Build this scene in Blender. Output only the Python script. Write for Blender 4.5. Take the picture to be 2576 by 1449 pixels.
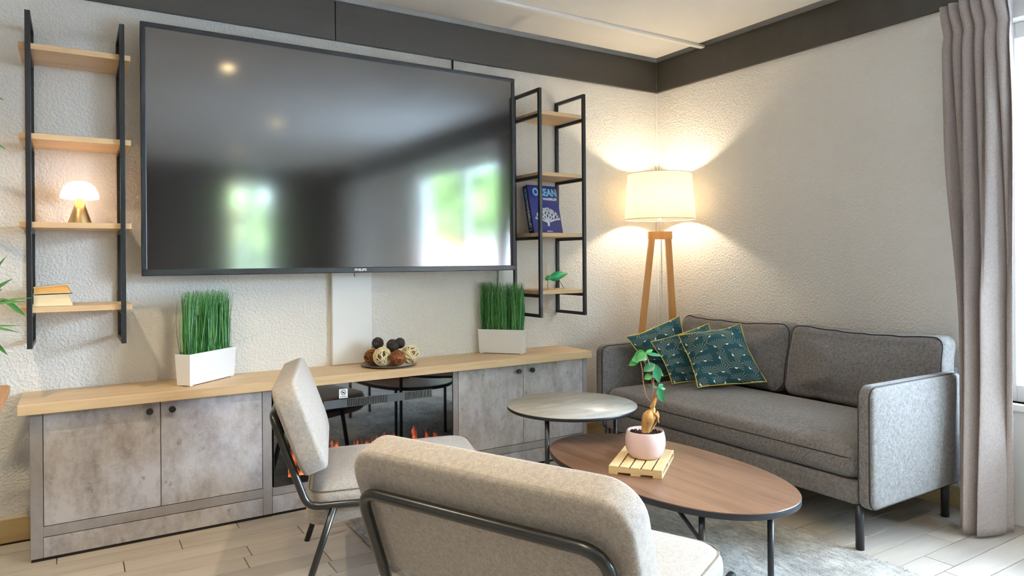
import bpy, bmesh, math, random
from mathutils import Vector, Matrix
random.seed(7)
for o in list(bpy.data.objects): bpy.data.objects.remove(o)
S = bpy.context.scene
COL = S.collection
PI = math.pi

# ------------------------------------------------------------------ camera
yaw, pitch, roll, FPX = math.radians(57.8766), math.radians(-0.0572), math.radians(-0.4067), 1754.87
fw = Vector((math.cos(yaw)*math.cos(pitch), math.sin(yaw)*math.cos(pitch), math.sin(pitch)))
rt = Vector((math.sin(yaw), -math.cos(yaw), 0)); up = rt.cross(fw)
R_ = rt*math.cos(roll)+up*math.sin(roll); U_ = -rt*math.sin(roll)+up*math.cos(roll)
cam = bpy.data.cameras.new('camera'); cam_o = bpy.data.objects.new('camera', cam); COL.objects.link(cam_o)
m = Matrix((R_, U_, -fw)).transposed().to_4x4(); m.translation = Vector((0, 0, 1.15)); cam_o.matrix_world = m
cam.sensor_width = 36; cam.lens = FPX/2576*36; cam.shift_y = -70/2576; cam.clip_start = .05; cam.clip_end = 200
S.camera = cam_o

# ------------------------------------------------------------------ world, light, exposure
SKY = 68.0
w = bpy.data.worlds.new('World'); S.world = w; w.use_nodes = True
bg = w.node_tree.nodes['Background']; bg.inputs[0].default_value = (.62, .80, 1, 1); bg.inputs[1].default_value = SKY
sun = bpy.data.lights.new('sun', 'SUN'); sun.energy = 760; sun.angle = .01; sun.color = (.97, .98, 1)
sun_o = bpy.data.objects.new('sun', sun); COL.objects.link(sun_o); sun_o.rotation_euler = Vector((.66, -.34, -.67)).to_track_quat('-Z', 'Y').to_euler()
S.view_settings.view_transform = 'Standard'; S.view_settings.look = 'None'
S.view_settings.exposure = 0.10; S.view_settings.gamma = 1; S.view_settings.use_curve_mapping = False
def portal(name, loc, rot, sx, sy):
    l = bpy.data.lights.new(name, 'AREA'); l.shape = 'RECTANGLE'; l.size = sx; l.size_y = sy
    l.cycles.is_portal = True
    o = bpy.data.objects.new(name, l); COL.objects.link(o); o.location = loc; o.rotation_euler = rot
def point_light(name, loc, power, color, radius, parent=None, spot=None, blend=.6):
    l = bpy.data.lights.new(name, 'SPOT' if spot else 'POINT'); l.energy = power; l.color = color; l.shadow_soft_size = radius
    if spot: l.spot_size = spot; l.spot_blend = blend
    o = bpy.data.objects.new(name, l); COL.objects.link(o); o.location = loc
    if parent: o.parent = parent
    return o

# ------------------------------------------------------------------ materials
def srgb(h):
    c = [int(h[i:i+2], 16)/255 for i in (0, 2, 4)]
    return tuple((x/12.92 if x <= .04045 else ((x+.055)/1.055)**2.4) for x in c)+(1,)
def newmat(name):
    mt = bpy.data.materials.new(name); mt.use_nodes = True
    nt = mt.node_tree; b = nt.nodes['Principled BSDF']
    return mt, nt, b
def N(nt, t, **kw):
    n = nt.nodes.new(t)
    for k, v in kw.items():
        if k.startswith('i_'):
            key = k[2:]; key = int(key) if key.isdigit() else key
            n.inputs[key].default_value = v
        else: setattr(n, k, v)
    return n
def L(nt, a, b): nt.links.new(a, b)
def ramp(nt, fac, stops):
    r = N(nt, 'ShaderNodeValToRGB'); e = r.color_ramp.elements
    while len(e) < len(stops): e.new(.5)
    for x, (p, c) in zip(e, stops): x.position = p; x.color = c
    L(nt, fac, r.inputs[0]); return r.outputs[0]
def coords(nt, scale=(1, 1, 1), kind='Object', rot=(0, 0, 0)):
    tc = N(nt, 'ShaderNodeTexCoord'); mp = N(nt, 'ShaderNodeMapping'); mp.inputs['Scale'].default_value = scale; mp.inputs['Rotation'].default_value = rot
    L(nt, tc.outputs[kind], mp.inputs[0]); return mp.outputs[0]
def noise(nt, vec, scale, detail=4, rough=.55, out=0):
    n = N(nt, 'ShaderNodeTexNoise'); n.inputs['Scale'].default_value = scale; n.inputs['Detail'].default_value = detail; n.inputs['Roughness'].default_value = rough
    L(nt, vec, n.inputs['Vector']); return n.outputs[out]
def bump(nt, b, h, strength, dist):
    n = N(nt, 'ShaderNodeBump'); n.inputs['Strength'].default_value = strength; n.inputs['Distance'].default_value = dist
    L(nt, h, n.inputs['Height']); L(nt, n.outputs[0], b.inputs['Normal']); return n
def math_(nt, op, a, b=None, c=None):
    n = N(nt, 'ShaderNodeMath', operation=op)
    for i, v in enumerate((a, b, c)):
        if v is None: continue
        if isinstance(v, (int, float)): n.inputs[i].default_value = v
        else: L(nt, v, n.inputs[i])
    return n.outputs[0]
def mixc(nt, f, a, b):
    n = N(nt, 'ShaderNodeMix', data_type='RGBA')
    for s, v in ((n.inputs[0], f), (n.inputs[6], a), (n.inputs[7], b)):
        if isinstance(v, (int, float, tuple)): s.default_value = v
        else: L(nt, v, s)
    return n.outputs[2]
def plain(name, hexc, rough=.5, metal=0, spec=.5, coat=0):
    mt, nt, b = newmat(name); b.inputs['Base Color'].default_value = srgb(hexc); b.inputs['Roughness'].default_value = rough
    b.inputs['Metallic'].default_value = metal; b.inputs['Specular IOR Level'].default_value = spec; b.inputs['Coat Weight'].default_value = coat
    return mt
def emit(name, hexc, strength):
    mt, nt, b = newmat(name); b.inputs['Base Color'].default_value = srgb(hexc)
    b.inputs['Emission Color'].default_value = srgb(hexc); b.inputs['Emission Strength'].default_value = strength; return mt
def plaster(name, hexc, scale=85, dist=.005, strength=.55):
    mt, nt, b = newmat(name); v = coords(nt)
    n1 = noise(nt, v, scale, 3, .55); n2 = noise(nt, v, scale*.35, 2, .5)
    h = math_(nt, 'ADD', ramp(nt, n1, [(.42, (0, 0, 0, 1)), (.66, (1, 1, 1, 1))]), math_(nt, 'MULTIPLY', n2, .7))
    bump(nt, b, h, strength, dist)
    c = srgb(hexc); big = noise(nt, v, 1.3, 3)
    col = ramp(nt, big, [(.3, tuple(x*.95 for x in c[:3])+(1,)), (.7, c)])
    L(nt, col, b.inputs['Base Color']); b.inputs['Roughness'].default_value = .9; b.inputs['Specular IOR Level'].default_value = .2
    return mt
def wood(name, c1, c2, axis='X', rough=.45, scale=1.0, lines=1.0, spec=.4):
    mt, nt, b = newmat(name)
    st = {'X': (1.2, 22, 22), 'Y': (22, 1.2, 22), 'Z': (22, 22, 1.2)}[axis]
    v = coords(nt, tuple(x*scale for x in st))
    n1 = noise(nt, v, 1.0, 5, .6); n2 = noise(nt, v, 5.0, 4, .65)
    f = math_(nt, 'ADD', math_(nt, 'MULTIPLY', n1, .65), math_(nt, 'MULTIPLY', n2, .35*lines))
    col = ramp(nt, f, [(.33, srgb(c1)), (.62, srgb(c2))])
    L(nt, col, b.inputs['Base Color']); b.inputs['Roughness'].default_value = rough; b.inputs['Specular IOR Level'].default_value = spec
    bump(nt, b, n2, .12, .001)
    return mt
def fabric(name, c1, c2, scale=420, rough=.95, weave=0, bumpd=.0015, big=.0):
    mt, nt, b = newmat(name); v = coords(nt)
    n1 = noise(nt, v, scale, 2, .7); n2 = noise(nt, v, scale*.25, 3, .6)
    f = math_(nt, 'ADD', math_(nt, 'MULTIPLY', n1, .6), math_(nt, 'MULTIPLY', n2, .4))
    col = ramp(nt, f, [(.36, srgb(c1)), (.62, srgb(c2))])
    L(nt, col, b.inputs['Base Color']); b.inputs['Roughness'].default_value = rough; b.inputs['Specular IOR Level'].default_value = .15
    b.inputs['Sheen Weight'].default_value = .25; b.inputs['Sheen Roughness'].default_value = .5
    h = n1
    if weave:
        wv = N(nt, 'ShaderNodeTexVoronoi', feature='F1'); wv.inputs['Scale'].default_value = weave; wv.inputs['Randomness'].default_value = .35
        L(nt, v, wv.inputs['Vector']); h = math_(nt, 'ADD', n1, math_(nt, 'MULTIPLY', wv.outputs['Distance'], 1.2))
    bump(nt, b, h, .5, bumpd)
    return mt
def concrete(name, soft=False):
    mt, nt, b = newmat(name); v = coords(nt)
    vs = coords(nt, (1.7, 1, .9))
    n1 = noise(nt, vs, 5.5, 11, .72); n2 = noise(nt, v, 42, 8, .8); n3 = noise(nt, vs, 2.2, 4, .5)
    f = math_(nt, 'ADD', math_(nt, 'MULTIPLY', n1, .7), math_(nt, 'MULTIPLY', n2, .3))
    if soft:
        col = ramp(nt, f, [(.38, srgb('958e8b')), (.62, srgb('a8a19e'))])
    else:
        c1 = ramp(nt, f, [(.38, srgb('8a7d77')), (.47, srgb('ada5a3')), (.56, srgb('cbc6c8'))])
        c2 = ramp(nt, n3, [(.38, srgb('bdb0a4')), (.62, srgb('babbc6'))])
        col = mixc(nt, .35, c1, c2)
        sp = noise(nt, v, 55, 6, .85); vor = N(nt, 'ShaderNodeTexVoronoi'); vor.inputs['Scale'].default_value = 11; L(nt, vs, vor.inputs['Vector'])
        pit = ramp(nt, math_(nt, 'ADD', sp, math_(nt, 'MULTIPLY', vor.outputs['Distance'], .45)), [(.46, (1, 1, 1, 1)), (.56, (0, 0, 0, 1))])
        col = mixc(nt, math_(nt, 'MULTIPLY', pit, .55), col, srgb('6e6258'))
    L(nt, col, b.inputs['Base Color']); b.inputs['Roughness'].default_value = .42; b.inputs['Specular IOR Level'].default_value = .35
    bump(nt, b, f, .1, .001)
    return mt
M = {}
M['wall'] = plaster('wall_plaster', 'f3efe8')
M['ceil'] = plaster('ceiling_plaster', 'efebe4', 150, .002, .35)
M['recess'] = plain('recess_shade_dark', '2e2a26', .9)  # shade inside the ceiling gap, put into the deck colour
M['beam'] = wood('beam_paint', '46413a', '4d4841', 'X', .5, .6)
M['dark_wall'] = plain('dark_wall', '5a5047', .8)
M['white'] = plain('white_paint', 'f2f0ec', .45)
M['plastic_white'] = plain('white_plastic', 'f4f3f2', .35)
M['oak'] = wood('oak_laminate', 'c4a076', 'dcbd93', 'X', .42)
M['oak_y'] = wood('oak_shelf', 'c9a277', 'e0bf92', 'X', .45)
M['beech'] = wood('beech_lamp', 'c07f3c', 'd79a55', 'Z', .4)
M['walnut'] = wood('walnut_veneer', '52392b', '83624d', 'Y', .33, .8, 1.3)
M['walnut_x'] = wood('table_wood', '8a5a36', 'a8764c', 'X', .4)
M['pine'] = wood('pine', 'c8a878', 'dfc698', 'X', .6)
M['pine_y'] = wood('pine_slat', 'c8a878', 'dfc698', 'Y', .6)
M['concrete'] = concrete('concrete_laminate')
M['greyframe'] = concrete('grey_edge', True)
M['black_metal'] = plain('black_metal', '1b1c1d', .42)
M['blue_metal'] = plain('dark_blue_metal', '23262c', .35)
M['tube'] = plain('black_tube', '191a19', .28, 0, .6)
M['black'] = plain('black_plastic', '17181a', .35)
M['bezel'] = plain('bezel_plastic', '26282b', .38)
M['steel'] = plain('steel', '9a9692', .3, 1)
M['gold'] = plain('gold', 'd9b27c', .32, 1)
M['sofa'] = fabric('sofa_fabric', '58534f', '8c8784', 330)
M['sofa_line'] = plain('sofa_seam', '35322f', .9)
M['chair'] = fabric('chair_fabric', '8d847b', 'aea59c', 380, .95, 420, .0015)
M['chair_line'] = plain('chair_seam', '7d766b', .95)
M['curtain'] = fabric('curtain_fabric', '92857f', 'ae9f99', 500)
M['soil'] = plain('soil', '2b1d15', .95)
M['leaf'] = plain('leaf_green', '3f8a44', .35)
M['leaf_dark'] = plain('leaf_dark', '2f7a52', .3)
M['bamboo'] = plain('bamboo_leaf', '376e27', .5)
M['stem'] = plain('stem_brown', '9c6b4c', .7)
M['pink'] = plain('pink_ceramic', 'd9bcb8', .18, 0, .6, .5)
M['bird'] = plain('bird_green', '1f9a5c', .45)
M['navy'] = plain('book_navy', '1b2468', .4)
M['navy_dark'] = plain('book_spine', '12163f', .4)
M['print_blue'] = plain('print_blue', '7fc4ee', .5)
M['print_white'] = plain('print_white', 'e8f4fb', .5)
M['paper'] = wood('paper_pages', 'd8bd8b', 'ecd9b0', 'X', .8, 2)
M['paper2'] = wood('paper_orange', 'c98a3e', 'dba258', 'X', .8, 2)
M['cover'] = plain('book_cover', 'd9cfae', .6)
M['yellow'] = plain('yellow_piping', 'd8b948', .6)
M['baseboard'] = wood('baseboard_tile', 'b89b6b', 'cdb383', 'X', .4)
M['grout'] = plain('grout', '4b453d', .9)

mt, nt, b = newmat('ficus_trunk'); v = coords(nt, (1, 1, .5))
L(nt, ramp(nt, noise(nt, v, 40, 5), [(.35, srgb('8a5526')), (.62, srgb('c79a5a'))]), b.inputs['Base Color']); b.inputs['Roughness'].default_value = .6; M['trunk'] = mt

mt, nt, b = newmat('grass_blades')
oi = N(nt, 'ShaderNodeNewGeometry'); L(nt, ramp(nt, oi.outputs['Random Per Island'], [(0, srgb('184a1f')), (.55, srgb('3a8840')), (.85, srgb('6fae5e')), (1, srgb('a9cc86'))]), b.inputs['Base Color'])
b.inputs['Roughness'].default_value = .4; M['grass'] = mt

def strand(name, a, c):
    mt, nt, b = newmat(name); g = N(nt, 'ShaderNodeNewGeometry')
    L(nt, ramp(nt, g.outputs['Random Per Island'], [(0, srgb(a)), (1, srgb(c))]), b.inputs['Base Color']); b.inputs['Roughness'].default_value = .55; return mt
M['cream'] = strand('cream_strands', 'd9bd86', 'f3e4bd'); M['brown'] = strand('brown_strands', '6a3512', 'a9632d'); M['dark'] = strand('black_strands', '17130f', '463b31')

# floor planks: tone per plank, faint grain along the length
def plankmat(name, island):
    mt, nt, b = newmat(name)
    if island: rnd = N(nt, 'ShaderNodeNewGeometry').outputs['Random Per Island']
    else: rnd = N(nt, 'ShaderNodeObjectInfo').outputs['Random']
    v = coords(nt, (2, 14, 14)); add = N(nt, 'ShaderNodeVectorMath', operation='ADD'); cmb = N(nt, 'ShaderNodeCombineXYZ')
    L(nt, math_(nt, 'MULTIPLY', rnd, 60), cmb.inputs[0]); L(nt, math_(nt, 'MULTIPLY', rnd, 37), cmb.inputs[1])
    L(nt, v, add.inputs[0]); L(nt, cmb.outputs[0], add.inputs[1])
    n1 = noise(nt, add.outputs[0], 1.2, 5, .6); n2 = noise(nt, add.outputs[0], .5, 3)
    f = math_(nt, 'ADD', math_(nt, 'MULTIPLY', n1, .5), math_(nt, 'ADD', math_(nt, 'MULTIPLY', n2, .3), math_(nt, 'MULTIPLY', rnd, .2)))
    L(nt, ramp(nt, f, [(.3, srgb('a1968a')), (.7, srgb('c4baac'))]), b.inputs['Base Color'])
    b.inputs['Roughness'].default_value = .55; b.inputs['Specular IOR Level'].default_value = .35
    bump(nt, b, n1, .08, .001); return mt
M['plank'] = plankmat('floor_plank', False); M['plank_far'] = plankmat('floor_plank_far', True)

mt, nt, b = newmat('rug_pile'); v = coords(nt); v2 = coords(nt, (1, .35, 1))
n1 = noise(nt, v2, 60, 5, .75); n2 = noise(nt, v, 4, 5, .65); n3 = noise(nt, v, 260, 2, .7)
f = math_(nt, 'ADD', math_(nt, 'MULTIPLY', n1, .4), math_(nt, 'ADD', math_(nt, 'MULTIPLY', n2, .4), math_(nt, 'MULTIPLY', n3, .2)))
L(nt, ramp(nt, f, [(.40, srgb('757067')), (.5, srgb('a29d94')), (.60, srgb('d3d0c8'))]), b.inputs['Base Color'])
b.inputs['Roughness'].default_value = 1; b.inputs['Sheen Weight'].default_value = .3; bump(nt, b, math_(nt, 'ADD', n1, n3), .8, .006); M['rug'] = mt

mt, nt, b = newmat('marble_top'); v = coords(nt, (1, 3, 1), rot=(0, 0, .7))
n1 = noise(nt, v, 2.2, 6, .6); L(nt, ramp(nt, n1, [(.42, srgb('bdbab4')), (.5, srgb('b2afa9')), (.55, srgb('c0bdb7'))]), b.inputs['Base Color']); b.inputs['Roughness'].default_value = .22; M['marble'] = mt

def dark_mirror(name, hexc, rough, ior):
    mt, nt, b = newmat(name); b.inputs['Base Color'].default_value = srgb(hexc); b.inputs['Roughness'].default_value = rough; b.inputs['IOR'].default_value = ior
    return mt, nt, b
M['screen'] = dark_mirror('tv_screen', '08080a', .10, 2.9)[0]
mt, nt, b = dark_mirror('fireplace_glass', '06070a', .03, 2.3)
tc = N(nt, 'ShaderNodeTexCoord'); sp = N(nt, 'ShaderNodeSeparateXYZ'); L(nt, tc.outputs['Object'], sp.inputs[0])
fx = math_(nt, 'MULTIPLY', sp.outputs[0], 26); cx = N(nt, 'ShaderNodeCombineXYZ'); L(nt, fx, cx.inputs[0]); L(nt, math_(nt, 'MULTIPLY', sp.outputs[2], 9), cx.inputs[2])
fn = noise(nt, cx.outputs[0], 1.0, 4, .6)
hgt = math_(nt, 'MULTIPLY', math_(nt, 'SUBTRACT', fn, .40), .50)           # flame height over the ember bed
d = math_(nt, 'SUBTRACT', math_(nt, 'ADD', hgt, .222), sp.outputs[2])
fl = math_(nt, 'MULTIPLY', d, 9); cl = N(nt, 'ShaderNodeClamp'); L(nt, fl, cl.inputs[0])
inx = math_(nt, 'MULTIPLY', math_(nt, 'GREATER_THAN', sp.outputs[0], .82), math_(nt, 'LESS_THAN', sp.outputs[0], 1.58)); inz = math_(nt, 'GREATER_THAN', sp.outputs[2], .165)
msk = math_(nt, 'MULTIPLY', cl.outputs[0], math_(nt, 'MULTIPLY', inx, inz))
L(nt, ramp(nt, msk, [(0, srgb('3a0d02')), (.5, srgb('d9531a')), (1, srgb('ff9a4a'))]), b.inputs['Emission Color']); L(nt, math_(nt, 'MULTIPLY', msk, 1.5), b.inputs['Emission Strength'])
M['fireglass'] = mt

mt, nt, b = newmat('lamp_shade_linen'); nt.nodes.remove(b); out = nt.nodes['Material Output']
v = coords(nt); col = ramp(nt, noise(nt, v, 160, 3, .7), [(.3, srgb('efe7d8')), (.7, srgb('faf6ee'))])
df = N(nt, 'ShaderNodeBsdfDiffuse'); tr = N(nt, 'ShaderNodeBsdfTranslucent'); mx = N(nt, 'ShaderNodeMixShader'); mx.inputs[0].default_value = .74
L(nt, col, df.inputs[0]); L(nt, col, tr.inputs[0]); L(nt, df.outputs[0], mx.inputs[1]); L(nt, tr.outputs[0], mx.inputs[2]); L(nt, mx.outputs[0], out.inputs[0]); M['shade'] = mt
mt, nt, b = newmat('sheer_fabric'); nt.nodes.remove(b); out = nt.nodes['Material Output']
df = N(nt, 'ShaderNodeBsdfDiffuse'); df.inputs[0].default_value = srgb('f2f0ec'); tr = N(nt, 'ShaderNodeBsdfTranslucent'); tr.inputs[0].default_value = srgb('f2f0ec'); tp = N(nt, 'ShaderNodeBsdfTransparent')
m1 = N(nt, 'ShaderNodeMixShader'); m1.inputs[0].default_value = .55; m2 = N(nt, 'ShaderNodeMixShader'); m2.inputs[0].default_value = .25
L(nt, df.outputs[0], m1.inputs[1]); L(nt, tr.outputs[0], m1.inputs[2]); L(nt, m1.outputs[0], m2.inputs[1]); L(nt, tp.outputs[0], m2.inputs[2]); L(nt, m2.outputs[0], out.inputs[0]); M['sheer'] = mt
M['glow'] = emit('lamp_dome_glow', 'ffd4a6', 4.0)
M['downlight'] = emit('downlight_glow', 'ffe2a8', 25.0)
mt, nt, b = newmat('window_glass'); nt.nodes.remove(b); out = nt.nodes['Material Output']
tp = N(nt, 'ShaderNodeBsdfTransparent'); gl = N(nt, 'ShaderNodeBsdfGlossy'); gl.inputs['Roughness'].default_value = .02; mx = N(nt, 'ShaderNodeMixShader'); mx.inputs[0].default_value = .06
L(nt, tp.outputs[0], mx.inputs[1]); L(nt, gl.outputs[0], mx.inputs[2]); L(nt, mx.outputs[0], out.inputs[0]); M['glass'] = mt

# printed velvet: fans of fine rays around half discs
def fanprint():
    mt, nt, b = newmat('fan_print_velvet')
    tc = N(nt, 'ShaderNodeTexCoord'); sc = N(nt, 'ShaderNodeVectorMath', operation='SCALE'); sc.inputs[3].default_value = 5.0; L(nt, tc.outputs['UV'], sc.inputs[0])
    vo = N(nt, 'ShaderNodeTexVoronoi', voronoi_dimensions='2D'); vo.inputs['Scale'].default_value = 1; vo.inputs['Randomness'].default_value = .30; L(nt, sc.outputs[0], vo.inputs['Vector'])
    sub = N(nt, 'ShaderNodeVectorMath', operation='SUBTRACT'); L(nt, sc.outputs[0], sub.inputs[0]); L(nt, vo.outputs['Position'], sub.inputs[1])
    sx = N(nt, 'ShaderNodeSeparateXYZ'); L(nt, sub.outputs[0], sx.inputs[0]); sc2 = N(nt, 'ShaderNodeSeparateColor'); L(nt, vo.outputs['Color'], sc2.inputs[0])
    r = math_(nt, 'SQRT', math_(nt, 'ADD', math_(nt, 'POWER', sx.outputs[0], 2.0), math_(nt, 'POWER', math_(nt, 'ABSOLUTE', sx.outputs[1]), 2.0)))
    r = N(nt, 'ShaderNodeVectorMath', operation='LENGTH'); L(nt, sub.outputs[0], r.inputs[0]); r = r.outputs['Value']
    th = math_(nt, 'ADD', math_(nt, 'ARCTAN2', sx.outputs[1], sx.outputs[0]), math_(nt, 'MULTIPLY', math_(nt, 'SUBTRACT', sc2.outputs[0], .5), 3.0))
    th = math_(nt, 'SUBTRACT', th, PI/2)
    fan = math_(nt, 'GREATER_THAN', math_(nt, 'COSINE', th), -.30)
    ray = math_(nt, 'LESS_THAN', math_(nt, 'ABSOLUTE', math_(nt, 'SINE', math_(nt, 'MULTIPLY', th, 9.0))), .27)
    rr = math_(nt, 'MULTIPLY', math_(nt, 'GREATER_THAN', r, .12), math_(nt, 'LESS_THAN', r, .68))
    lines = math_(nt, 'MULTIPLY', math_(nt, 'MULTIPLY', fan, ray), rr)
    disc = math_(nt, 'MULTIPLY', math_(nt, 'LESS_THAN', r, .12), math_(nt, 'LESS_THAN', math_(nt, 'COSINE', th), .05))
    c = mixc(nt, math_(nt, 'MULTIPLY', lines, .75), srgb('08444d'), srgb('c9c59c')); c = mixc(nt, disc, c, srgb('dfeee4'))
    L(nt, c, b.inputs['Base Color']); b.inputs['Roughness'].default_value = .75; b.inputs['Sheen Weight'].default_value = .4; b.inputs['Sheen Tint'].default_value = srgb('4fa0a0')
    return mt
M['fan'] = fanprint()

# ------------------------------------------------------------------ mesh helpers
class MB:
    def __init__(s): s.v = []; s.f = []; s.sm = []; s.uv = None
    def add(s, vs, fs, smooth=False):
        o = len(s.v); s.v += [tuple(p) for p in vs]; s.f += [tuple(i+o for i in f) for f in fs]; s.sm += [smooth]*len(fs); return s
    def box(s, x0, x1, y0, y1, z0, z1, ch=0):
        if ch <= 0:
            vs = [(x, y, z) for x in (x0, x1) for y in (y0, y1) for z in (z0, z1)]
            fs = [(0, 1, 3, 2), (4, 6, 7, 5), (0, 4, 5, 1), (2, 3, 7, 6), (0, 2, 6, 4), (1, 5, 7, 3)]
            return s.add(vs, fs)
        bm = bmesh.new(); bmesh.ops.create_cube(bm, size=1)
        for v in bm.verts: v.co = Vector((x0+(v.co.x+.5)*(x1-x0), y0+(v.co.y+.5)*(y1-y0), z0+(v.co.z+.5)*(z1-z0)))
        bmesh.ops.bevel(bm, geom=bm.edges[:], offset=ch, segments=2, affect='EDGES', profile=.5)
        bm.verts.index_update(); vs = [v.co[:] for v in bm.verts]; fs = [[v.index for v in f.verts] for f in bm.faces]; bm.free()
        return s.add(vs, fs)
    def tube(s, pts, r, n=8, closed=False, caps=True):
        P = [Vector(p) for p in pts]; k = len(P); rs = r if isinstance(r, (list, tuple)) else [r]*k
        T = []
        for i in range(k):
            a = P[i-1] if (closed or i > 0) else P[i]; c = P[(i+1) % k] if (closed or i < k-1) else P[i]
            T.append((c-a).normalized())
        nrm = T[0].orthogonal().normalized(); vs = []
        for i in range(k):
            if i: nrm = (nrm - T[i]*nrm.dot(T[i])); nrm = nrm.normalized() if nrm.length > 1e-6 else T[i].orthogonal().normalized()
            bi = T[i].cross(nrm)
            for j in range(n):
                a = 2*PI*j/n; vs.append(P[i]+(nrm*math.cos(a)+bi*math.sin(a))*rs[i])
        fs = []
        for i in range(k if closed else k-1):
            for j in range(n): fs.append((i*n+j, i*n+(j+1) % n, ((i+1) % k)*n+(j+1) % n, ((i+1) % k)*n+j))
        s.add(vs, fs, True)
        if caps and not closed:
            o = len(s.v)-len(vs); s.f += [tuple(o+j for j in range(n))[::-1], tuple(o+(k-1)*n+j for j in range(n))]; s.sm += [False, False]
        return s
    def lathe(s, prof, c=(0, 0, 0), n=40, smooth=True, cap0=True, cap1=True):
        vs = []; k = len(prof)
        for r, z in prof:
            for j in range(n): a = 2*PI*j/n; vs.append((c[0]+r*math.cos(a), c[1]+r*math.sin(a), c[2]+z))
        fs = [(i*n+j, i*n+(j+1) % n, (i+1)*n+(j+1) % n, (i+1)*n+j) for i in range(k-1) for j in range(n)]
        s.add(vs, fs, smooth); o = len(s.v)-len(vs)
        if cap0: s.f.append(tuple(o+j for j in range(n))[::-1]); s.sm.append(False)
        if cap1: s.f.append(tuple(o+(k-1)*n+j for j in range(n))); s.sm.append(False)
        return s
    def slab(s, outline, t0, t1, er, puff0=0, puff1=0, mp=None, rings=7, es=4, smooth=True, scale_fn=None):
        """outline (u,v) centred on 0, extruded along w from t0 to t1 with rounded rim er and puffed faces"""
        n = len(outline); hw = max(abs(p[0]) for p in outline); hh = max(abs(p[1]) for p in outline); rs = []
        for i in range(rings, 0, -1): k = i/rings; kk = 1-k; rs.append((kk, er, t0-puff0*(1-kk**2.2)*1.0))
        for i in range(es+1): a = PI/2*i/es; rs.append((1, er*(1-math.sin(a)), t0+er*(1-math.cos(a))))
        for i in range(es, -1, -1): a = PI/2*i/es; rs.append((1, er*(1-math.sin(a)), t1-er*(1-math.cos(a))))
        for i in range(1, rings+1): k = i/rings; kk = 1-k; rs.append((kk, er, t1+puff1*(1-kk**2.2)))
        vs = []
        for kk, ins, w_ in rs:
            kk = max(kk, .002); fu = (hw-ins)/hw*kk; fv = (hh-ins)/hh*kk
            for u, v_ in outline:
                p = (u*fu, v_*fv, w_); vs.append(mp(*p) if mp else p)
        fs = [(i*n+j, i*n+(j+1) % n, (i+1)*n+(j+1) % n, (i+1)*n+j) for i in range(len(rs)-1) for j in range(n)]
        fs += [tuple(range(n))[::-1], tuple((len(rs)-1)*n+j for j in range(n))]
        return s.add(vs, fs, smooth)
    def build(s, name, mat, parent=None, loc=None, rz=0):
        me = bpy.data.meshes.new(name); me.from_pydata([tuple(p) for p in s.v], [], s.f)
        me.polygons.foreach_set('use_smooth', s.sm)
        if s.uv:
            ul = me.uv_layers.new(name='UVMap')
            for lp in me.loops: ul.data[lp.index].uv = s.uv[lp.vertex_index]
        me.materials.append(M[mat] if isinstance(mat, str) else mat)
        bm = bmesh.new(); bm.from_mesh(me); bmesh.ops.recalc_face_normals(bm, faces=bm.faces[:]); bm.to_mesh(me); bm.free()
        me.update()
        o = bpy.data.objects.new(name, me); COL.objects.link(o)
        if parent: o.parent = parent
        if loc: o.location = loc
        if rz: o.rotation_euler = (0, 0, rz)
        return o
def rrect(hw, hh, r, ns=6, ne=8):
    pts = []
    cs = [(hw-r, hh-r, 0), (-hw+r, hh-r, 90), (-hw+r, -hh+r, 180), (hw-r, -hh+r, 270)]
    for i, (cx, cy, a0) in enumerate(cs):
        for k in range(ns+1):
            a = math.radians(a0+90*k/ns); pts.append((cx+r*math.cos(a), cy+r*math.sin(a)))
        nx = cs[(i+1) % 4]; a = math.radians(a0+90)
        p0 = pts[-1]; a2 = math.radians(nx[2]); p1 = (nx[0]+r*math.cos(a2), nx[1]+r*math.sin(a2))
        for k in range(1, ne): pts.append((p0[0]+(p1[0]-p0[0])*k/ne, p0[1]+(p1[1]-p0[1])*k/ne))
    return pts
def superell(a, b_, n, k=72):
    o = []
    for i in range(k):
        t = 2*PI*i/k; c, s_ = math.cos(t), math.sin(t)
        o.append((a*math.copysign(abs(c)**(2/n), c), b_*math.copysign(abs(s_)**(2/n), s_)))
    return o
def fillet(pts, r, n=6):
    P = [Vector(p) for p in pts]; out = [P[0]]
    for i in range(1, len(P)-1):
        a = (P[i-1]-P[i]); c = (P[i+1]-P[i]); la, lc = a.length, c.length; a.normalize(); c.normalize()
        ang = a.angle(c); d_ = min(r/math.tan(ang/2), la*.49, lc*.49); p0 = P[i]+a*d_; p1 = P[i]+c*d_
        for k in range(n+1):
            t = k/n; out.append((1-t)**2*p0+2*t*(1-t)*P[i]+t*t*p1)
    out.append(P[-1]); return out
def smoothpath(pts, n=8):
    P = [Vector(p) for p in pts]; Q = [P[0]*2-P[1]]+P+[P[-1]*2-P[-2]]; out = []
    for i in range(1, len(Q)-2):
        for k in range(n):
            t = k/n; a, b_, c, d_ = Q[i-1], Q[i], Q[i+1], Q[i+2]
            out.append(.5*((2*b_)+(c-a)*t+(2*a-5*b_+4*c-d_)*t*t+(3*b_-a-3*c+d_)*t**3))
    out.append(P[-1]); return out
def thing(name, label, cat, loc=(0, 0, 0), rz=0, group=None):
    o = bpy.data.objects.new(name, None); COL.objects.link(o); o.location = loc; o.rotation_euler = (0, 0, rz); o.empty_display_size = .1
    return tag(o, label, cat, group)
def tag(o, label, cat, group=None, kind=None):
    o['label'] = label; o['category'] = cat
    if group: o['group'] = group
    if kind: o['kind'] = kind
    return o
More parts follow.
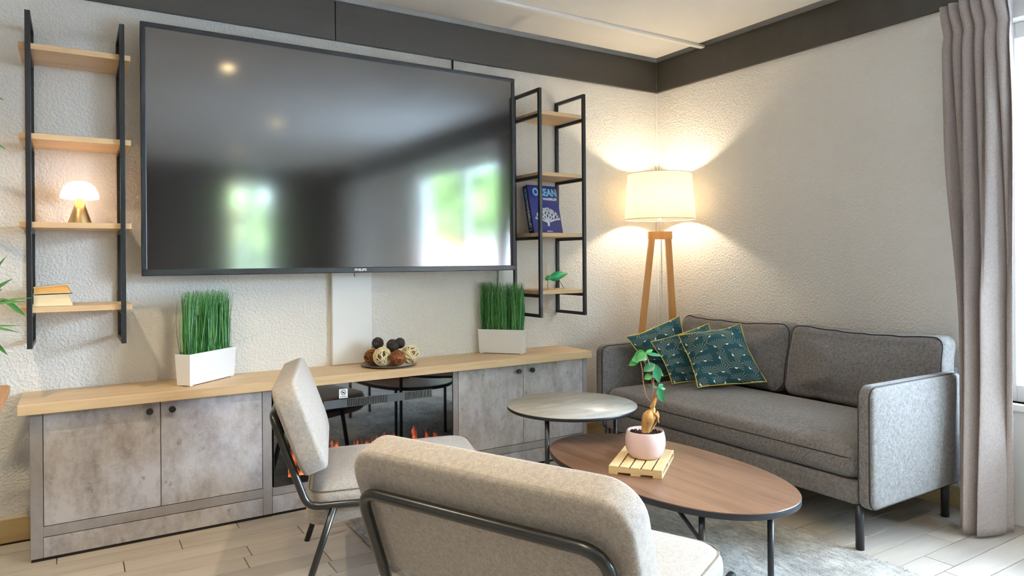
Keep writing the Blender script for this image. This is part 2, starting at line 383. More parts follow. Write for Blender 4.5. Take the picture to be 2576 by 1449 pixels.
def text_mesh(name, txt, size, mat, parent, mtx, depth=.0006, width=None, bold=0):
    c = bpy.data.curves.new(name, 'FONT'); c.body = txt; c.size = size; c.extrude = depth; c.align_x = 'CENTER'; c.align_y = 'CENTER'; c.offset = bold
    t = bpy.data.objects.new(name+'_tmp', c); COL.objects.link(t); dg = bpy.context.evaluated_depsgraph_get()
    me = bpy.data.meshes.new_from_object(t.evaluated_get(dg)); bpy.data.objects.remove(t)
    xs = [v.co.x for v in me.vertices]
    if width: 
        k = width/(max(xs)-min(xs))
        for v in me.vertices: v.co.x *= k
    me.transform(mtx); me.materials.clear(); me.materials.append(M[mat]); me.name = name
    o = bpy.data.objects.new(name, me); COL.objects.link(o); o.parent = parent; return o

# ================================================================== SETTING
XW, YW = 3.41, 3.54            # sofa wall, television wall
X0, Y0 = -3.4, -3.6            # far side and rear of the room
CZ = 2.5
def struct(name, mb, mat, label, cat): return tag(mb.build(name, mat), label, cat, None, 'structure')
fl = struct('floor', MB().box(X0, XW+.02, Y0, YW, -.06, -.004), 'grout', 'floor of wood-look tile planks with dark joints', 'floor')
# planks
PW, PL, G = .1094, .661, .0035
known = {-1: .599, 0: .363, 1: .155, 2: .585, 12: .637, 13: .121, 14: .573, 15: .339, 16: .116}
pm = MB().box(0, PL-G, 0, PW-G, -.006, 0, .0012)
proto = pm.build('plank', 'plank', fl); first = True
far = MB(); rnd = random.Random(3)
kmin, kmax = int((3.184-YW)/PW)-1, int((3.184-Y0)/PW)
for k in range(kmin, kmax+1):
    ph = known.get(k, rnd.random()*PL); yb = 3.184-PW*(k+1)
    if yb+PW > YW+.001 or yb < Y0: continue
    x = X0+((ph-X0) % PL)-PL
    while x < XW:
        a, c = max(x, X0), min(x+PL, XW)
        if c-a > .02:
            full = (c-a) > PL-.002; cxm, cym = (a+c)/2, yb+PW/2
            near = (-.75 < cxm < 3.45 and 1.0 < cym < 3.45 and cxm > -.3*cym-.1 and cym > .28*cxm+.1)
            if near and full:
                if first: proto.location = (a, yb, 0); first = False
                else:
                    q = proto.copy(); COL.objects.link(q); q.location = (a, yb, 0)
            elif near:
                MB().box(0, c-a-G, 0, PW-G, -.006, 0, .0012).build('plank', 'plank', fl, (a, yb, 0))
            else: far.box(a, c-G, yb, yb+PW-G, -.006, 0)
        x += PL
fo = far.build('plank_field', 'plank_far', fl); fo['kind'] = 'stuff'
# walls
wl = MB().box(X0-.15, XW+.25, YW, YW+.15, -.05, 2.75); struct('wall_left', wl, 'wall', 'cream rough-plastered wall behind the television', 'wall')
WY0, WY1, WZ0, WZ1 = -.75, 1.46, .52, 2.16        # window in the sofa wall
wr = MB().box(XW, XW+.2, WY1, YW, -.05, 2.75); wr.box(XW, XW+.2, Y0, WY0, -.05, 2.75); wr.box(XW, XW+.2, WY0, WY1, WZ1, 2.75); wr.box(XW, XW+.2, WY0, WY1, -.05, WZ0)
struct('wall_right', wr, 'wall', 'cream plastered wall behind the grey sofa', 'wall')
VX0, VX1, VZ0, VZ1 = 1.85, 2.45, .3, 2.3
wb = MB().box(X0, VX0, Y0-.2, Y0, -.05, 2.75); wb.box(VX1, XW+.2, Y0-.2, Y0, -.05, 2.75); wb.box(VX0, VX1, Y0-.2, Y0, VZ1, 2.75); wb.box(VX0, VX1, Y0-.2, Y0, -.05, VZ0)
struct('wall_rear', wb, 'dark_wall', 'dark taupe wall at the rear of the room', 'wall')
struct('wall_side', MB().box(X0-.15, X0, Y0, YW, -.05, 2.75), 'wall', 'cream plastered wall at the far left side', 'wall')
GAP = .07
struct('ceiling', MB().box(X0, XW-GAP, Y0, YW-GAP, CZ, CZ+.03, .004), 'ceil', 'white textured ceiling panel with a gap at its edge', 'ceiling')
struct('ceiling_deck', MB().box(X0-.15, XW+.2, Y0-.2, YW+.1, 2.6, 2.7), 'recess', 'deck above the ceiling gap, coloured dark to paint its shade', 'ceiling')
t1 = struct('trim_1', MB().box(X0, 1.145, YW-.022, YW, 2.285, 2.49, .002), 'beam', 'long dark taupe board along the top of the television wall', 'beam')
MB().box(1.149, XW-.022, YW-.022, YW, 2.285, 2.49, .002).build('board', 'beam', t1)
struct('trim_2', MB().box(XW-.022, XW, Y0, YW-.023, 2.285, 2.49, .002), 'beam', 'dark taupe board along the top of the sofa wall', 'beam')
struct('trim_3', MB().box(-.5, XW-.02, 3.085, 3.12, 2.482, CZ, .003), 'white', 'slim white batten running across the ceiling', 'batten')
struct('trim_4', MB().box(XW-.014, XW-.001, YW-.014, YW-.001, .1, 2.284, .002), 'white', 'thin white cable strip down the corner of the room', 'cable strip')
b1 = struct('baseboard_left', MB().box(X0, -.16, YW-.012, YW, 0, .098, .002), 'baseboard', 'beige tile baseboard left of the low cabinet', 'baseboard')
MB().box(2.56, XW-.015, YW-.012, YW, 0, .098, .002).build('skirting', 'baseboard', b1)
struct('baseboard_right', MB().box(XW-.012, XW, 1.46, YW-.015, 0, .098, .002), 'baseboard', 'beige tile baseboard behind the sofa', 'baseboard')
# window 1 in the sofa wall
win = tag(bpy.data.objects.new('window_1', None), 'white framed window beside the grey curtain', 'window', None, 'structure'); COL.objects.link(win)
fx0, fx1 = XW+.05, XW+.11
for a in ((fx0, fx1, WY0, WY0+.06, WZ0, WZ1), (fx0, fx1, WY1-.06, WY1, WZ0, WZ1), (fx0, fx1, WY0+.06, WY1-.06, WZ1-.07, WZ1), (fx0, fx1, WY0+.06, WY1-.06, WZ0, WZ0+.07), (fx0, fx1, .33, .41, WZ0+.07, WZ1-.07)):
    MB().box(*a, .004).build('window_frame', 'white', win)
MB().box(fx0+.025, fx0+.031, WY0+.06, .33, WZ0+.07, WZ1-.07).build('pane', 'glass', win); MB().box(fx0+.025, fx0+.031, .41, WY1-.06, WZ0+.07, WZ1-.07).build('pane', 'glass', win)
MB().box(XW-.03, XW+.05, WY0, WY1, WZ0-.03, WZ0, .004).build('window_sill', 'white', win)
MB().box(XW-.012, XW, WY0, WY1-.005, .0, WZ0-.03, .003).build('sheer_stand_in', 'white', win)  # white panel below the sill, standing in for a sheer curtain
MB().box(XW-.02, XW, WY0, WY1, WZ1, 2.284, .003).build('head_casing', 'white', win)
win2 = tag(bpy.data.objects.new('window_2', None), 'white framed window in the rear wall', 'window', None, 'structure'); COL.objects.link(win2)
for a in ((VX0, VX0+.06), (VX1-.06, VX1), ((VX0+VX1)/2-.04, (VX0+VX1)/2+.04)): MB().box(a[0], a[1], Y0-.12, Y0-.06, VZ0, VZ1, .004).build('window_frame', 'white', win2)
for a in ((VZ0, VZ0+.06), (VZ1-.06, VZ1)): MB().box(VX0+.06, VX1-.06, Y0-.12, Y0-.06, a[0], a[1]).build('window_frame', 'white', win2)
MB().box(VX0+.06, (VX0+VX1)/2-.04, Y0-.1, Y0-.094, VZ0+.06, VZ1-.06).build('pane', 'glass', win2); MB().box((VX0+VX1)/2+.04, VX1-.06, Y0-.1, Y0-.094, VZ0+.06, VZ1-.06).build('pane', 'glass', win2)
portal('window_portal', (XW+.16, (WY0+WY1)/2, (WZ0+WZ1)/2), (0, PI/2, 0), WZ1-WZ0, WY1-WY0)
portal('window_portal', ((VX0+VX1)/2, Y0-.16, (VZ0+VZ1)/2), (PI/2, 0, 0), VX1-VX0, VZ1-VZ0)

# ================================================================== MEDIA WALL
YF = 3.24
top = tag(MB().box(-.185, 2.56, 3.205, YW-.002, .573, .613, .002).build('worktop', 'oak'), 'long oak worktop over the low cabinets under the television', 'worktop')
def knob(x, z, parent):
    k = MB(); prof = [(.006, 0), (.006, .012), (.013, .014), (.0135, .026), (.012, .028)]
    k.lathe([(r, d_) for r, d_ in prof], n=20)
    k.v = [(x+a, YF-.002-c, z+b_) for a, b_, c in k.v]; k.build('knob', 'black_metal', parent)
def base_unit(label, x0, x1, doors, stiles, knobs, ends):
    t = thing('cabinet', label, 'cabinet', (0, 0, 0))
    MB().box(x0+.002, x1-.002, YF+.02, YW-.003, .012, .570).build('body', 'greyframe', t)
    for a, c in stiles: MB().box(a, c, YF, YF+.02, .012, .570, .001).build('stile', 'greyframe', t)
    i0, i1 = doors[0][0], doors[-1][1]
    MB().box(i0-.001, i1+.001, YF, YF+.02, .092, .131, .001).build('rail', 'greyframe', t)
    MB().box(i0-.0, i1+.0, YF+.001, YF+.02, .012, .089, .001).build('plinth_panel', 'concrete', t)
    MB().box(x0+.002, x1-.002, YF+.004, YF+.02, 0, .012).build('plinth_gap', 'black', t)
    for (a, c), kx in zip(doors, knobs):
        d_ = MB().box(a+.0015, c-.0015, YF, YF+.019, .134, .5705, .001).build('door', 'concrete', t); knob(kx, .536, d_)
    return t
base_unit('grey concrete-look cabinet with two black knobs left of the fireplace', -.148, .752, [(-.106, .301), (.301, .709)], [(-.148, -.107), (.71, .750)], [.259, .343], 0)
base_unit('grey concrete-look cabinet with two black knobs beside the sofa', 1.666, 2.548, [(1.697, 2.102), (2.102, 2.518)], [(1.667, 1.696), (2.519, 2.547)], [2.064, 2.150], 0)
fp = thing('electric_fireplace', 'black glass electric fireplace with orange flames between the cabinets', 'fireplace')
MB().box(.754, 1.664, YF+.03, YW-.003, .012, .570).build('housing', 'black', fp)
MB().box(.752, 1.665, YF+.001, YF+.02, .092, .128, .001).build('rail', 'greyframe', fp)
MB().box(.752, 1.665, YF+.002, YF+.02, .012, .089, .001).build('plinth_panel', 'concrete', fp)
MB().box(.752, 1.665, YF+.006, YF+.02, 0, .012).build('plinth_gap', 'black', fp)
g = MB().box(.757, 1.661, YF-.004, YF+.028, .131, .571, .0015).build('glass_front', 'fireglass', fp)
M['vent'] = plain('vent_grey', '55585c', .4); M['vent_dark'] = plain('vent_dark', '0c0d0f', .4)
MB().box(.985, 1.545, YF-.006, YF-.0035, .452, .492, .001).build('vent_panel', 'vent', fp)
for a, c in ((1.10, 1.305), (1.395, 1.54)):
    MB().box(a, c, YF-.007, YF-.0055, .456, .489).build('vent_slot', 'vent_dark', fp)
    n = int((c-a)/.0085)
    for i in range(n): MB().box(a+.003+i*(c-a)/n, a+.0058+i*(c-a)/n, YF-.010, YF-.0065, .457, .488).build('vent_fin', 'steel', fp)
st = MB().box(1.059, 1.101, YF-.0048, YF-.0036, .497, .541).build('sticker', 'plastic_white', fp)
c = MB(); c.tube([(1.08+.011*math.cos(i*PI/10), YF-.0052, .524+.011*math.sin(i*PI/10)) for i in range(20)], .0012, 6, True); c.tube([(1.072, YF-.0052, .532), (1.088, YF-.0052, .516)], .0012, 6)
c.box(1.075, 1.085, YF-.0054, YF-.0048, .521, .526); c.box(1.065, 1.095, YF-.0054, YF-.0048, .505, .5062); c.box(1.065, 1.095, YF-.0054, YF-.0048, .5015, .5027); c.build('print', 'black', st)
# cable ducts
tag(MB().box(1.118, 1.33, YW-.028, YW-.001, .614, 1.30, .003).build('cable_duct', 'plastic_white'), 'wide white cable duct below the middle of the television', 'cable duct')
tag(MB().box(2.12, 2.222, YW-.016, YW-.001, .614, 1.30, .003).build('cable_duct', 'plastic_white'), 'narrow white cable duct behind the right tub of grass', 'cable duct')
tag(MB().tube([(1.83, YW-.006, 2.284), (1.83, YW-.006, 2.19)], .005, 8).build('cable', 'black'), 'short black cable between the dark beam and the television', 'cable')
# television
TX0, TX1, TZ0, TZ1, TY = .2478, 2.163, 1.0885, 2.194, 3.402
tv = thing('television', 'large black wall-mounted flat screen television', 'television', (0, 0, 0))
MB().box(TX0+.1, TX1-.1, TY+.03, TY+.05, TZ0+.1, TZ1-.1, .004).build('back_panel', 'black', tv)
MB().box(TX0+.6, TX1-.6, TY+.05, YW-.001, TZ0+.35, TZ1-.3, .004).build('wall_mount', 'black', tv)
bz = .021
for a in ((TX0, TX1, TZ1-bz, TZ1), (TX0, TX1, TZ0, TZ0+bz*1.35), (TX0, TX0+bz, TZ0+bz*1.35, TZ1-bz), (TX1-bz, TX1, TZ0+bz*1.35, TZ1-bz)):
    MB().box(a[0], a[1], TY, TY+.032, a[2], a[3], .003).build('bezel', 'bezel', tv)
MB().box(TX0+bz-.001, TX1-bz+.001, TY+.006, TY+.03, TZ0+bz*1.35-.001, TZ1-bz+.001).build('screen', 'screen', tv)
FRONT = Matrix(((1, 0, 0, 0), (0, 0, -1, 0), (0, 1, 0, 0), (0, 0, 0, 1)))       # text facing -Y
text_mesh('logo', 'PHILIPS', .017, 'plastic_white', tv, Matrix.Translation((1.230, TY-.0006, TZ0+.0145)) @ FRONT, .0005, .062, .0006)
tag(MB().tube(smoothpath([(1.205, TY+.02, TZ0+.005), (1.204, TY+.02, TZ0-.012), (1.206, TY+.018, TZ0-.022)]), .0015, 6).build('cable_end', 'black'), 'tiny black cable end hanging below the television logo', 'cable')

# wall shelves
def shelf_unit(label, x0, x1, overhang, tops):
    t = thing('wall_shelf', label, 'shelf', (0, 0, 0)); z0, z1, yf, q = .819, 2.121, 3.25, .018
    for a in (x0, x1-q):
        fr = MB().box(a, a+q, yf, yf+q, z0, z1, .0008).build('side_frame', 'black_metal', t)
        for bx in ((a, a+q, YW-q-.001, YW-.001, z0, z1), (a, a+q, yf+q, YW-q-.001, z1-q, z1), (a, a+q, yf+q, YW-q-.001, z0, z0+q)): MB().box(*bx, .0008).build('frame_bar', 'black_metal', fr)
        for z in tops: MB().box(a, a+q, yf+q, YW-q-.001, z-.022-.018, z-.022, .0008).build('frame_bar', 'black_metal', fr)
        for z in (1.04, 1.46, 1.88): MB().lathe([(.0045, 0), (.004, .003), (0.001, .004)], n=10).build('bolt', 'black_metal', fr, (a+q/2, YW-q-.002, z)).rotation_euler = (PI/2, 0, 0)
    for z in tops: MB().box(x0-overhang, x1+overhang, yf+q+.001, YW-.004, z-.022, z, .001).build('shelf_board', 'oak_y', t)
    return t
TOPS = (2.0, 1.65, 1.302, .972)
shelf_unit('black metal wall shelf left of the television with oak boards holding a glowing lamp', -.155, .180, .022, (2.0, 1.652, 1.309, .978))
shelf_unit('black metal wall shelf right of the television holding a blue book and green bird', 2.228, 2.56, -.019, TOPS)

# table lamp
tl = thing('table_lamp', 'mushroom shaped table lamp with gold cone base glowing on the shelf', 'lamp', (.022, 3.40, 1.309))
MB().lathe([(.044, 0), (.044, .002), (.012, .102), (.010, .105)]).build('base', 'gold', tl)
dome = [(.012, .104), (.066, .1045), (.070, .108), (.0695, .118), (.065, .136), (.056, .154), (.042, .168), (.024, .176), (.002, .178)]
MB().lathe(dome).build('lamp_shade', 'glow', tl)
# books on left shelf
def lying_book(label, w_, d_, h, loc, rz, pages, warp, ztilt=0):
    t = thing('book', label, 'book', loc, rz)
    n = 12; pg = MB(); vs = []; 
    for i in range(n+1):
        s_ = i/n; x = -w_/2+w_*s_; sk = warp*math.sin(s_*PI*.5)
        for y in (-d_/2+.003, d_/2-.002):
            vs.append((x+(.004 if s_ == 1 else 0), y, .002+ztilt*s_*.3)); vs.append((x-(.012*s_ if s_ > .9 else 0), y, h-.002+sk+ztilt*s_))
    fs = []
    for i in range(n):
        a = i*4; fs += [(a, a+4, a+5, a+1), (a+2, a+3, a+7, a+6), (a+1, a+5, a+7, a+3), (a, a+2, a+6, a+4)]
    fs += [(0, 1, 3, 2), (n*4, n*4+2, n*4+3, n*4+1)]
    pg.add(vs, fs).build('pages', pages, t)
    for top_ in (0, 1):
        c = MB(); vs = []
        for i in range(n+1):
            s_ = i/n; x = -w_/2-.002+(w_+.006)*s_; sk = (warp*math.sin(s_*PI*.5)+ztilt*s_) if top_ else ztilt*s_*.3
            z = (h-.002 if top_ else 0)+sk
            for y in (-d_/2, d_/2):
                vs += [(x, y, z), (x, y, z+.002)]
        c.add(vs, fs).build('cover', 'cover', t)
    return t
lying_book('cream paged book lying lowest on the left wall shelf', .125, .19, .044, (-.072, 3.385, .979), 0, 'paper', .002)
lying_book('orange paged book lying on top of the cream book', .118, .17, .026, (-.075, 3.385, 1.0275), 0, 'paper2', .002, .008)

# big blue book
bk = thing('book', 'large navy book with pale coral cover leaning on the right wall shelf', 'book', (2.276, 3.375, 1.3035), math.radians(-3))
bk.rotation_euler = (math.radians(-13), 0, math.radians(5))
BWd, BH, BT = .222, .296, .046
MB().box(.002, BWd-.003, .003, BT-.003, .003, BH-.003).build('pages', 'paper', bk)
MB().box(0, BWd, 0, .003, 0, BH, .0008).build('front_cover', 'navy', bk); MB().box(0, BWd, BT-.003, BT, 0, BH, .0008).build('back_cover', 'navy', bk)
MB().box(-.003, .0005, 0, BT, 0, BH, .0008).build('spine', 'navy_dark', bk)
text_mesh('title', 'OCEAN', .062, 'print_blue', bk, Matrix.Translation((.125, -.0005, .252)) @ FRONT, .0003, .185, .003)
text_mesh('subtitle', 'WANDERLUST', .02, 'print_white', bk, Matrix.Translation((.158, -.0005, .212)) @ FRONT, .0003, .112, .001)
MB().box(.098, .128, -.0011, -.0002, .011, .0155).box(.130, .142, -.0011, -.0002, .0105, .015).build('publisher_mark', 'print_white', bk)
co = MB(); rc = random.Random(11)
def branch(x, z, a, ln, r, d_):
    x2, z2 = x+ln*math.sin(a), z+ln*math.cos(a)
    co.tube([(x, -.0006, z), ((x+x2)/2+rc.uniform(-.003, .003), -.0006, (z+z2)/2), (x2, -.0006, z2)], [r, r*.95, r*1.05], 8)
    if d_: 
        for s_ in (-1, 1): branch(x2, z2, a*.7+s_*rc.uniform(.35, .6), ln*.74, r*.88, d_-1)
co.lathe([(.0075, -.012), (.008, .014)], (.118, -.0006, .056), 12)
for a in (-1.25, -.75, -.25, .25, .75, 1.25): branch(.118+.006*a, .070, a, .034, .0056, 3)
co.v = [(x, -.0008 + max(-.0006, min(.0006, y)), z) for x, y, z in co.v]; co.build('coral_print', 'print_white', bk)
SPINE = Matrix(((0, 0, -1, 0), (0, 1, 0, 0), (-1, 0, 0, 0), (0, 0, 0, 1)))
def spine_text(n_, txt, size, mat, z, wd):
    # reads downwards on the spine, facing -X
    mtx = Matrix.Translation((-.0034, BT/2, z)) @ Matrix(((0, 0, -1, 0), (0, -1, 0, 0), (-1, 0, 0, 0), (0, 0, 0, 1)))
    text_mesh(n_, txt, size, mat, bk, mtx, .0003, wd, .0006)
spine_text('spine_title', 'OCEAN', .026, 'print_blue', .240, .072); spine_text('spine_subtitle', 'WANDERLUST |', .026, 'print_white', .112, .18)
# bird
bd = thing('bird_figurine', 'green wooden bird figurine on thin black legs on the right wall shelf', 'figurine', (2.45, 3.41, .972))
prof = [(-.074, .001), (-.0725, .008), (-.066, .0135), (-.057, .0155), (-.048, .0142), (-.042, .0125), (-.036, .0150), (-.020, .0245), (.000, .0295), (.022, .0275), (.042, .0215), (.062, .0130), (.082, .0050), (.093, .0008)]
bb = MB().lathe([(r, x) for x, r in prof], n=24); ca, sa = math.cos(-.16), math.sin(-.16)
bb.v = [(z*ca+y*0+sa*x*-1*1, y, .075+x*ca-z*sa) for x, y, z in bb.v]
bb.build('body', 'bird', bd)
for p in (((-.058, -.002, .060), (-.068, -.012, 0)), ((.015, .004, .058), (.006, .02, 0)), ((.02, -.004, .056), (.052, -.014, 0))): MB().tube(p, .0016, 6).build('leg', 'black_metal', bd)

# grass tubs
def grass_tub(label, loc, rz, ln, wd, seed, stray):
    t = thing('grass_planter', label, 'plant', loc, rz, None); rg = random.Random(seed); h = .138
    o = MB(); tp = .006
    vs = []
    for z, e in ((.004, 0), (h, tp)):
        vs += [(-ln/2-e, -wd/2-e, z), (ln/2+e, -wd/2-e, z), (ln/2+e, wd/2+e, z), (-ln/2-e, wd/2+e, z)]
    e = tp-.004
    vs += [(-ln/2-e, -wd/2-e, h), (ln/2+e, -wd/2-e, h), (ln/2+e, wd/2+e, h), (-ln/2-e, wd/2+e, h)]
    vs += [(-ln/2-e, -wd/2-e, h-.02), (ln/2+e, -wd/2-e, h-.02), (ln/2+e, wd/2+e, h-.02), (-ln/2-e, wd/2+e, h-.02)]
    fs = [(0, 3, 2, 1)]+[(i, (i+1) % 4, 4+(i+1) % 4, 4+i) for i in range(4)]+[(4+i, 4+(i+1) % 4, 8+(i+1) % 4, 8+i) for i in range(4)]+[(8+i, 8+(i+1) % 4, 12+(i+1) % 4, 12+i) for i in range(4)]+[(12, 13, 14, 15)]
    o.add(vs, fs).build('tub', 'plastic_white', t)
    for sx in (-1, 1):
        for sy in (-1, 1): MB().box(sx*(ln/2-.012)-.008, sx*(ln/2-.012)+.008, sy*(wd/2-.008)-.006, sy*(wd/2-.008)+.006, 0, .005).build('foot', 'plastic_white', t)
    gm = MB()
    for i in range(1050):
        x = rg.uniform(-ln/2+.008, ln/2-.012); y = rg.uniform(-wd/2+.006, wd/2-.006)
        H = .286*rg.uniform(.85, 1.03)*(1 - (.10 if abs(x) < .014 and rg.random() < .7 else 0))
        bx, by = rg.gauss(0, .015), rg.gauss(0, .010); wv = rg.uniform(.0008, .0017); cv = rg.gauss(0, .009)
        if abs(x+bx) > ln/2-.005: bx *= .2
        a = rg.uniform(0, PI); ux, uy = math.cos(a)*wv, math.sin(a)*wv
        K = 5; vs = []
        for k in range(K+1):
            s_ = k/K; px = x+bx*s_+cv*math.sin(s_*PI); py = y+by*s_; pz = h-.02+H*s_; q = 1-.7*s_**3
            if s_ == 1: px += rg.gauss(0, .007); py += rg.gauss(0, .006)
            vs += [(px-ux*q, py-uy*q, pz), (px+ux*q, py+uy*q, pz)]
        gm.add(vs, [(2*k, 2*k+1, 2*k+3, 2*k+2) for k in range(K)], True)
    for p0, p1, p2 in stray:
        pts = smoothpath([p0, p1, p2], 5); gm.tube(pts, [.0009*(1-.7*i/len(pts)) for i in range(len(pts))], 5)
    g_ = gm.build('grass', 'grass', t); g_['kind'] = 'stuff'
    return t
a1 = math.radians(42); ln1, wd1 = .29, .066
cx1, cy1 = .418+ln1/2*math.cos(a1)-wd1/2*math.sin(a1), 3.276+ln1/2*math.sin(a1)+wd1/2*math.cos(a1)
grass_tub('white tub of tall green grass at the left end of the worktop', (cx1, cy1-.002, .613), a1, ln1, wd1, 5,
          [((.13, 0, .13), (.155, .0, .25), (.165, -.02, .39)), ((.13, .01, .13), (.15, .01, .27), (.158, -.01, .40)), ((-.13, 0, .13), (-.15, -.02, .26), (-.158, -.03, .38)), ((-.10, -.03, .13), (-.15, -.05, .24), (-.185, -.06, .33)), ((.13, -.03, .15), (.20, -.07, .175), (.275, -.13, .20))])
a2 = math.radians(-49); ln2, wd2 = .262, .06
cx2, cy2 = 2.142-ln2/2*math.cos(a2)-wd2/2*math.sin(a2), 3.305-ln2/2*math.sin(a2)+wd2/2*math.cos(a2)
grass_tub('white tub of tall green grass standing beside the right wall shelf', (cx2, cy2-.004, .613), a2, ln2, wd2, 9,
          [((-.12, -.01, .13), (-.135, -.03, .25), (-.14, -.05, .38)), ((-.12, 0, .13), (-.125, -.02, .27), (-.13, -.04, .36))])

# dish with woven balls
dish = thing('dish', 'flat round steel dish on the oak worktop holding woven balls', 'dish', (1.362, 3.362, .613))
MB().lathe([(.085, 0), (.128, .003), (.142, .011), (.143, .012), (.141, .0125), (.126, .0055), (.086, .003)]).build('plate', 'steel', dish)
def ball(label, mat, r, loc, n, rr, seed):
    rg = random.Random(seed); o = MB()
    for i in range(n):
        ax = Vector((rg.gauss(0, 1), rg.gauss(0, 1), rg.gauss(0, 1))).normalized(); u = ax.orthogonal().normalized(); v_ = ax.cross(u); off = rg.uniform(-.45, .45)*r; cr = math.sqrt(r*r-off*off)*rg.uniform(.96, 1.0); ph = rg.random()*6
        pts = [ax*(off+.06*r*math.sin(2*t+ph))+(u*math.cos(t)+v_*math.sin(t))*cr*(1+.03*math.sin(3*t+ph)) for t in [2*PI*k/26 for k in range(26)]]
        o.tube(pts, rr*rg.uniform(.8, 1.2), 5, True)
    zmin = min(p[2] for p in o.v)
    return tag(o.build('woven_ball', mat, None, loc), label, 'ball', 'woven balls on the steel dish')
def rv(px_off, back, z): # offset across and away from the viewer within the dish
    ax = Vector((.66, -.75, 0)).normalized(); dv = Vector((.40, .92, 0)).normalized()
    p = Vector((1.362, 3.362, 0))+ax*px_off+dv*back; return (p.x, p.y, z)
B0 = .617
ball('brown woven ball at the left front of the dish', 'brown', .036, rv(-.098, -.035, B0+.041), 42, .0016, 1)
ball('large cream woven ball at the middle front of the dish', 'cream', .045, rv(-.033, -.066, B0+.048), 20, .0030, 2)
ball('brown woven ball at the right front of the dish', 'brown', .038, rv(.05, -.045, B0+.041), 42, .0016, 3)
ball('large cream woven ball at the right end of the dish', 'cream', .045, rv(.118, .022, B0+.053), 20, .0030, 4)
ball('cream woven ball hidden behind the left brown ball', 'cream', .042, rv(-.075, .045, B0+.048), 18, .0030, 5)
ball('cream woven ball at the back of the dish under the black balls', 'cream', .042, rv(.018, .06, B0+.046), 18, .0030, 8)
ball('black woven ball on top at the left of the dish', 'dark', .029, rv(-.062, .0, B0+.107), 46, .0013, 6)
ball('black woven ball on top at the middle of the dish', 'dark', .031, rv(.022, .0, B0+.098), 46, .0013, 7)
ball('black woven ball furthest right on top of the dish', 'dark', .026, rv(.062, .05, B0+.105), 46, .0013, 9)

# ================================================================== SOFA
SY0, SY1 = 1.53, 3.20
sf = thing('sofa', 'grey two-seat fabric sofa on black legs against the wall', 'sofa', (2.96, 2.36, 0))
def L_(x, y, z): return (x-2.96, y-2.36, z)
def seam(o_name, pts, r, mat, parent, closed=True): return MB().tube(pts, r, 6, closed).build(o_name, mat, parent)
def arm(y0, y1, sgn):
    o = MB(); cxm, czm = (2.58+3.285)/2, (.166+.648)/2; hw, hh = (3.285-2.58)/2, (.648-.166)/2
    out = rrect(hw, hh, .045, 6, 10); o.slab(out, y0, y1, .024, .003, .003, lambda u, v_, w_: L_(cxm+u, w_, czm+v_))
    a = o.build('arm', 'sofa', sf)
    for yy in (y0+.012, y1-.012):
        seam('seam', [L_(cxm+u*(hw-.004)/hw, yy, czm+v_*(hh-.004)/hh) for u, v_ in out], .0035, 'sofa_line', a)
arm(SY0, SY0+.068, -1); arm(SY1-.068, SY1, 1)
iy0, iy1 = SY0+.069, SY1-.069; iyc = (iy0+iy1)/2; ihw = (iy1-iy0)/2
o = MB(); o.slab(rrect(.37, ihw, .012, 3, 6), .172, .262, .008, 0, 0, lambda u, v_, w_: L_(2.972+u, iyc+v_, w_)); o.build('base', 'sofa', sf)
o = MB(); o.slab(rrect(.345, ihw-.001, .05, 6, 16), .263, .405, .045, 0, .048, lambda u, v_, w_: L_(2.94+u, iyc+v_, w_), 9, 5); sc = o.build('seat_cushion', 'sofa', sf)
seam('seam', [L_(2.94+u*.996, iyc+v_*.996, .353) for u, v_ in rrect(.345, ihw-.001, .05, 6, 16)], .003, 'sofa_line', sc)
o = MB(); o.slab(rrect(ihw, .235, .03, 5, 8), 0, .10, .02, 0, 0, lambda u, v_, w_: L_(3.30+w_, iyc+u, .425+v_)); o.build('back_frame', 'sofa', sf)
def back_cushion(y0, y1, zt, seed):
    rg = random.Random(seed); o = MB(); hw = (y1-y0)/2; yc = (y0+y1)/2; hh = (zt-.43)/2
    out = rrect(hw, hh, .055, 7, 14); tl_ = math.radians(13)
    ph = [rg.uniform(0, 6) for _ in range(6)]
    def mp(u, v_, w_):
        wr = .004*math.sin(u*21+v_*9+ph[0])*math.sin(v_*23+ph[1])+.003*math.sin(u*47-v_*31+ph[2])
        sag = -.010*(1-(u/hw)**2)*((v_/hh+1)/2) + .012*abs(u/hw)**3*((v_/hh+1)/2)
        x = 3.19+.055+w_+(v_*math.tan(tl_))+wr; return L_(x, yc+u, .44+hh+v_+sag+wr*.6)
    o.slab(out, -.085, .075, .045, .045, .02, mp, 10, 6); c = o.build('back_cushion', 'sofa', sf)
    for w_ in (-.060,): seam('seam', [mp(u*.985, v_*.985, w_) for u, v_ in out], .003, 'sofa_line', c)
ymid = 2.345
back_cushion(SY0+.045, ymid-.002, .782, 2); back_cushion(ymid+.002, SY1-.075, .782, 4)
for x, y in ((2.612, SY0+.07), (2.612, SY1-.07), (3.26, SY0+.07), (3.26, SY1-.07)):
    MB().tube([L_(x, y, .0), L_(x, y, .176)], .0165, 14).build('leg', 'blue_metal', sf)

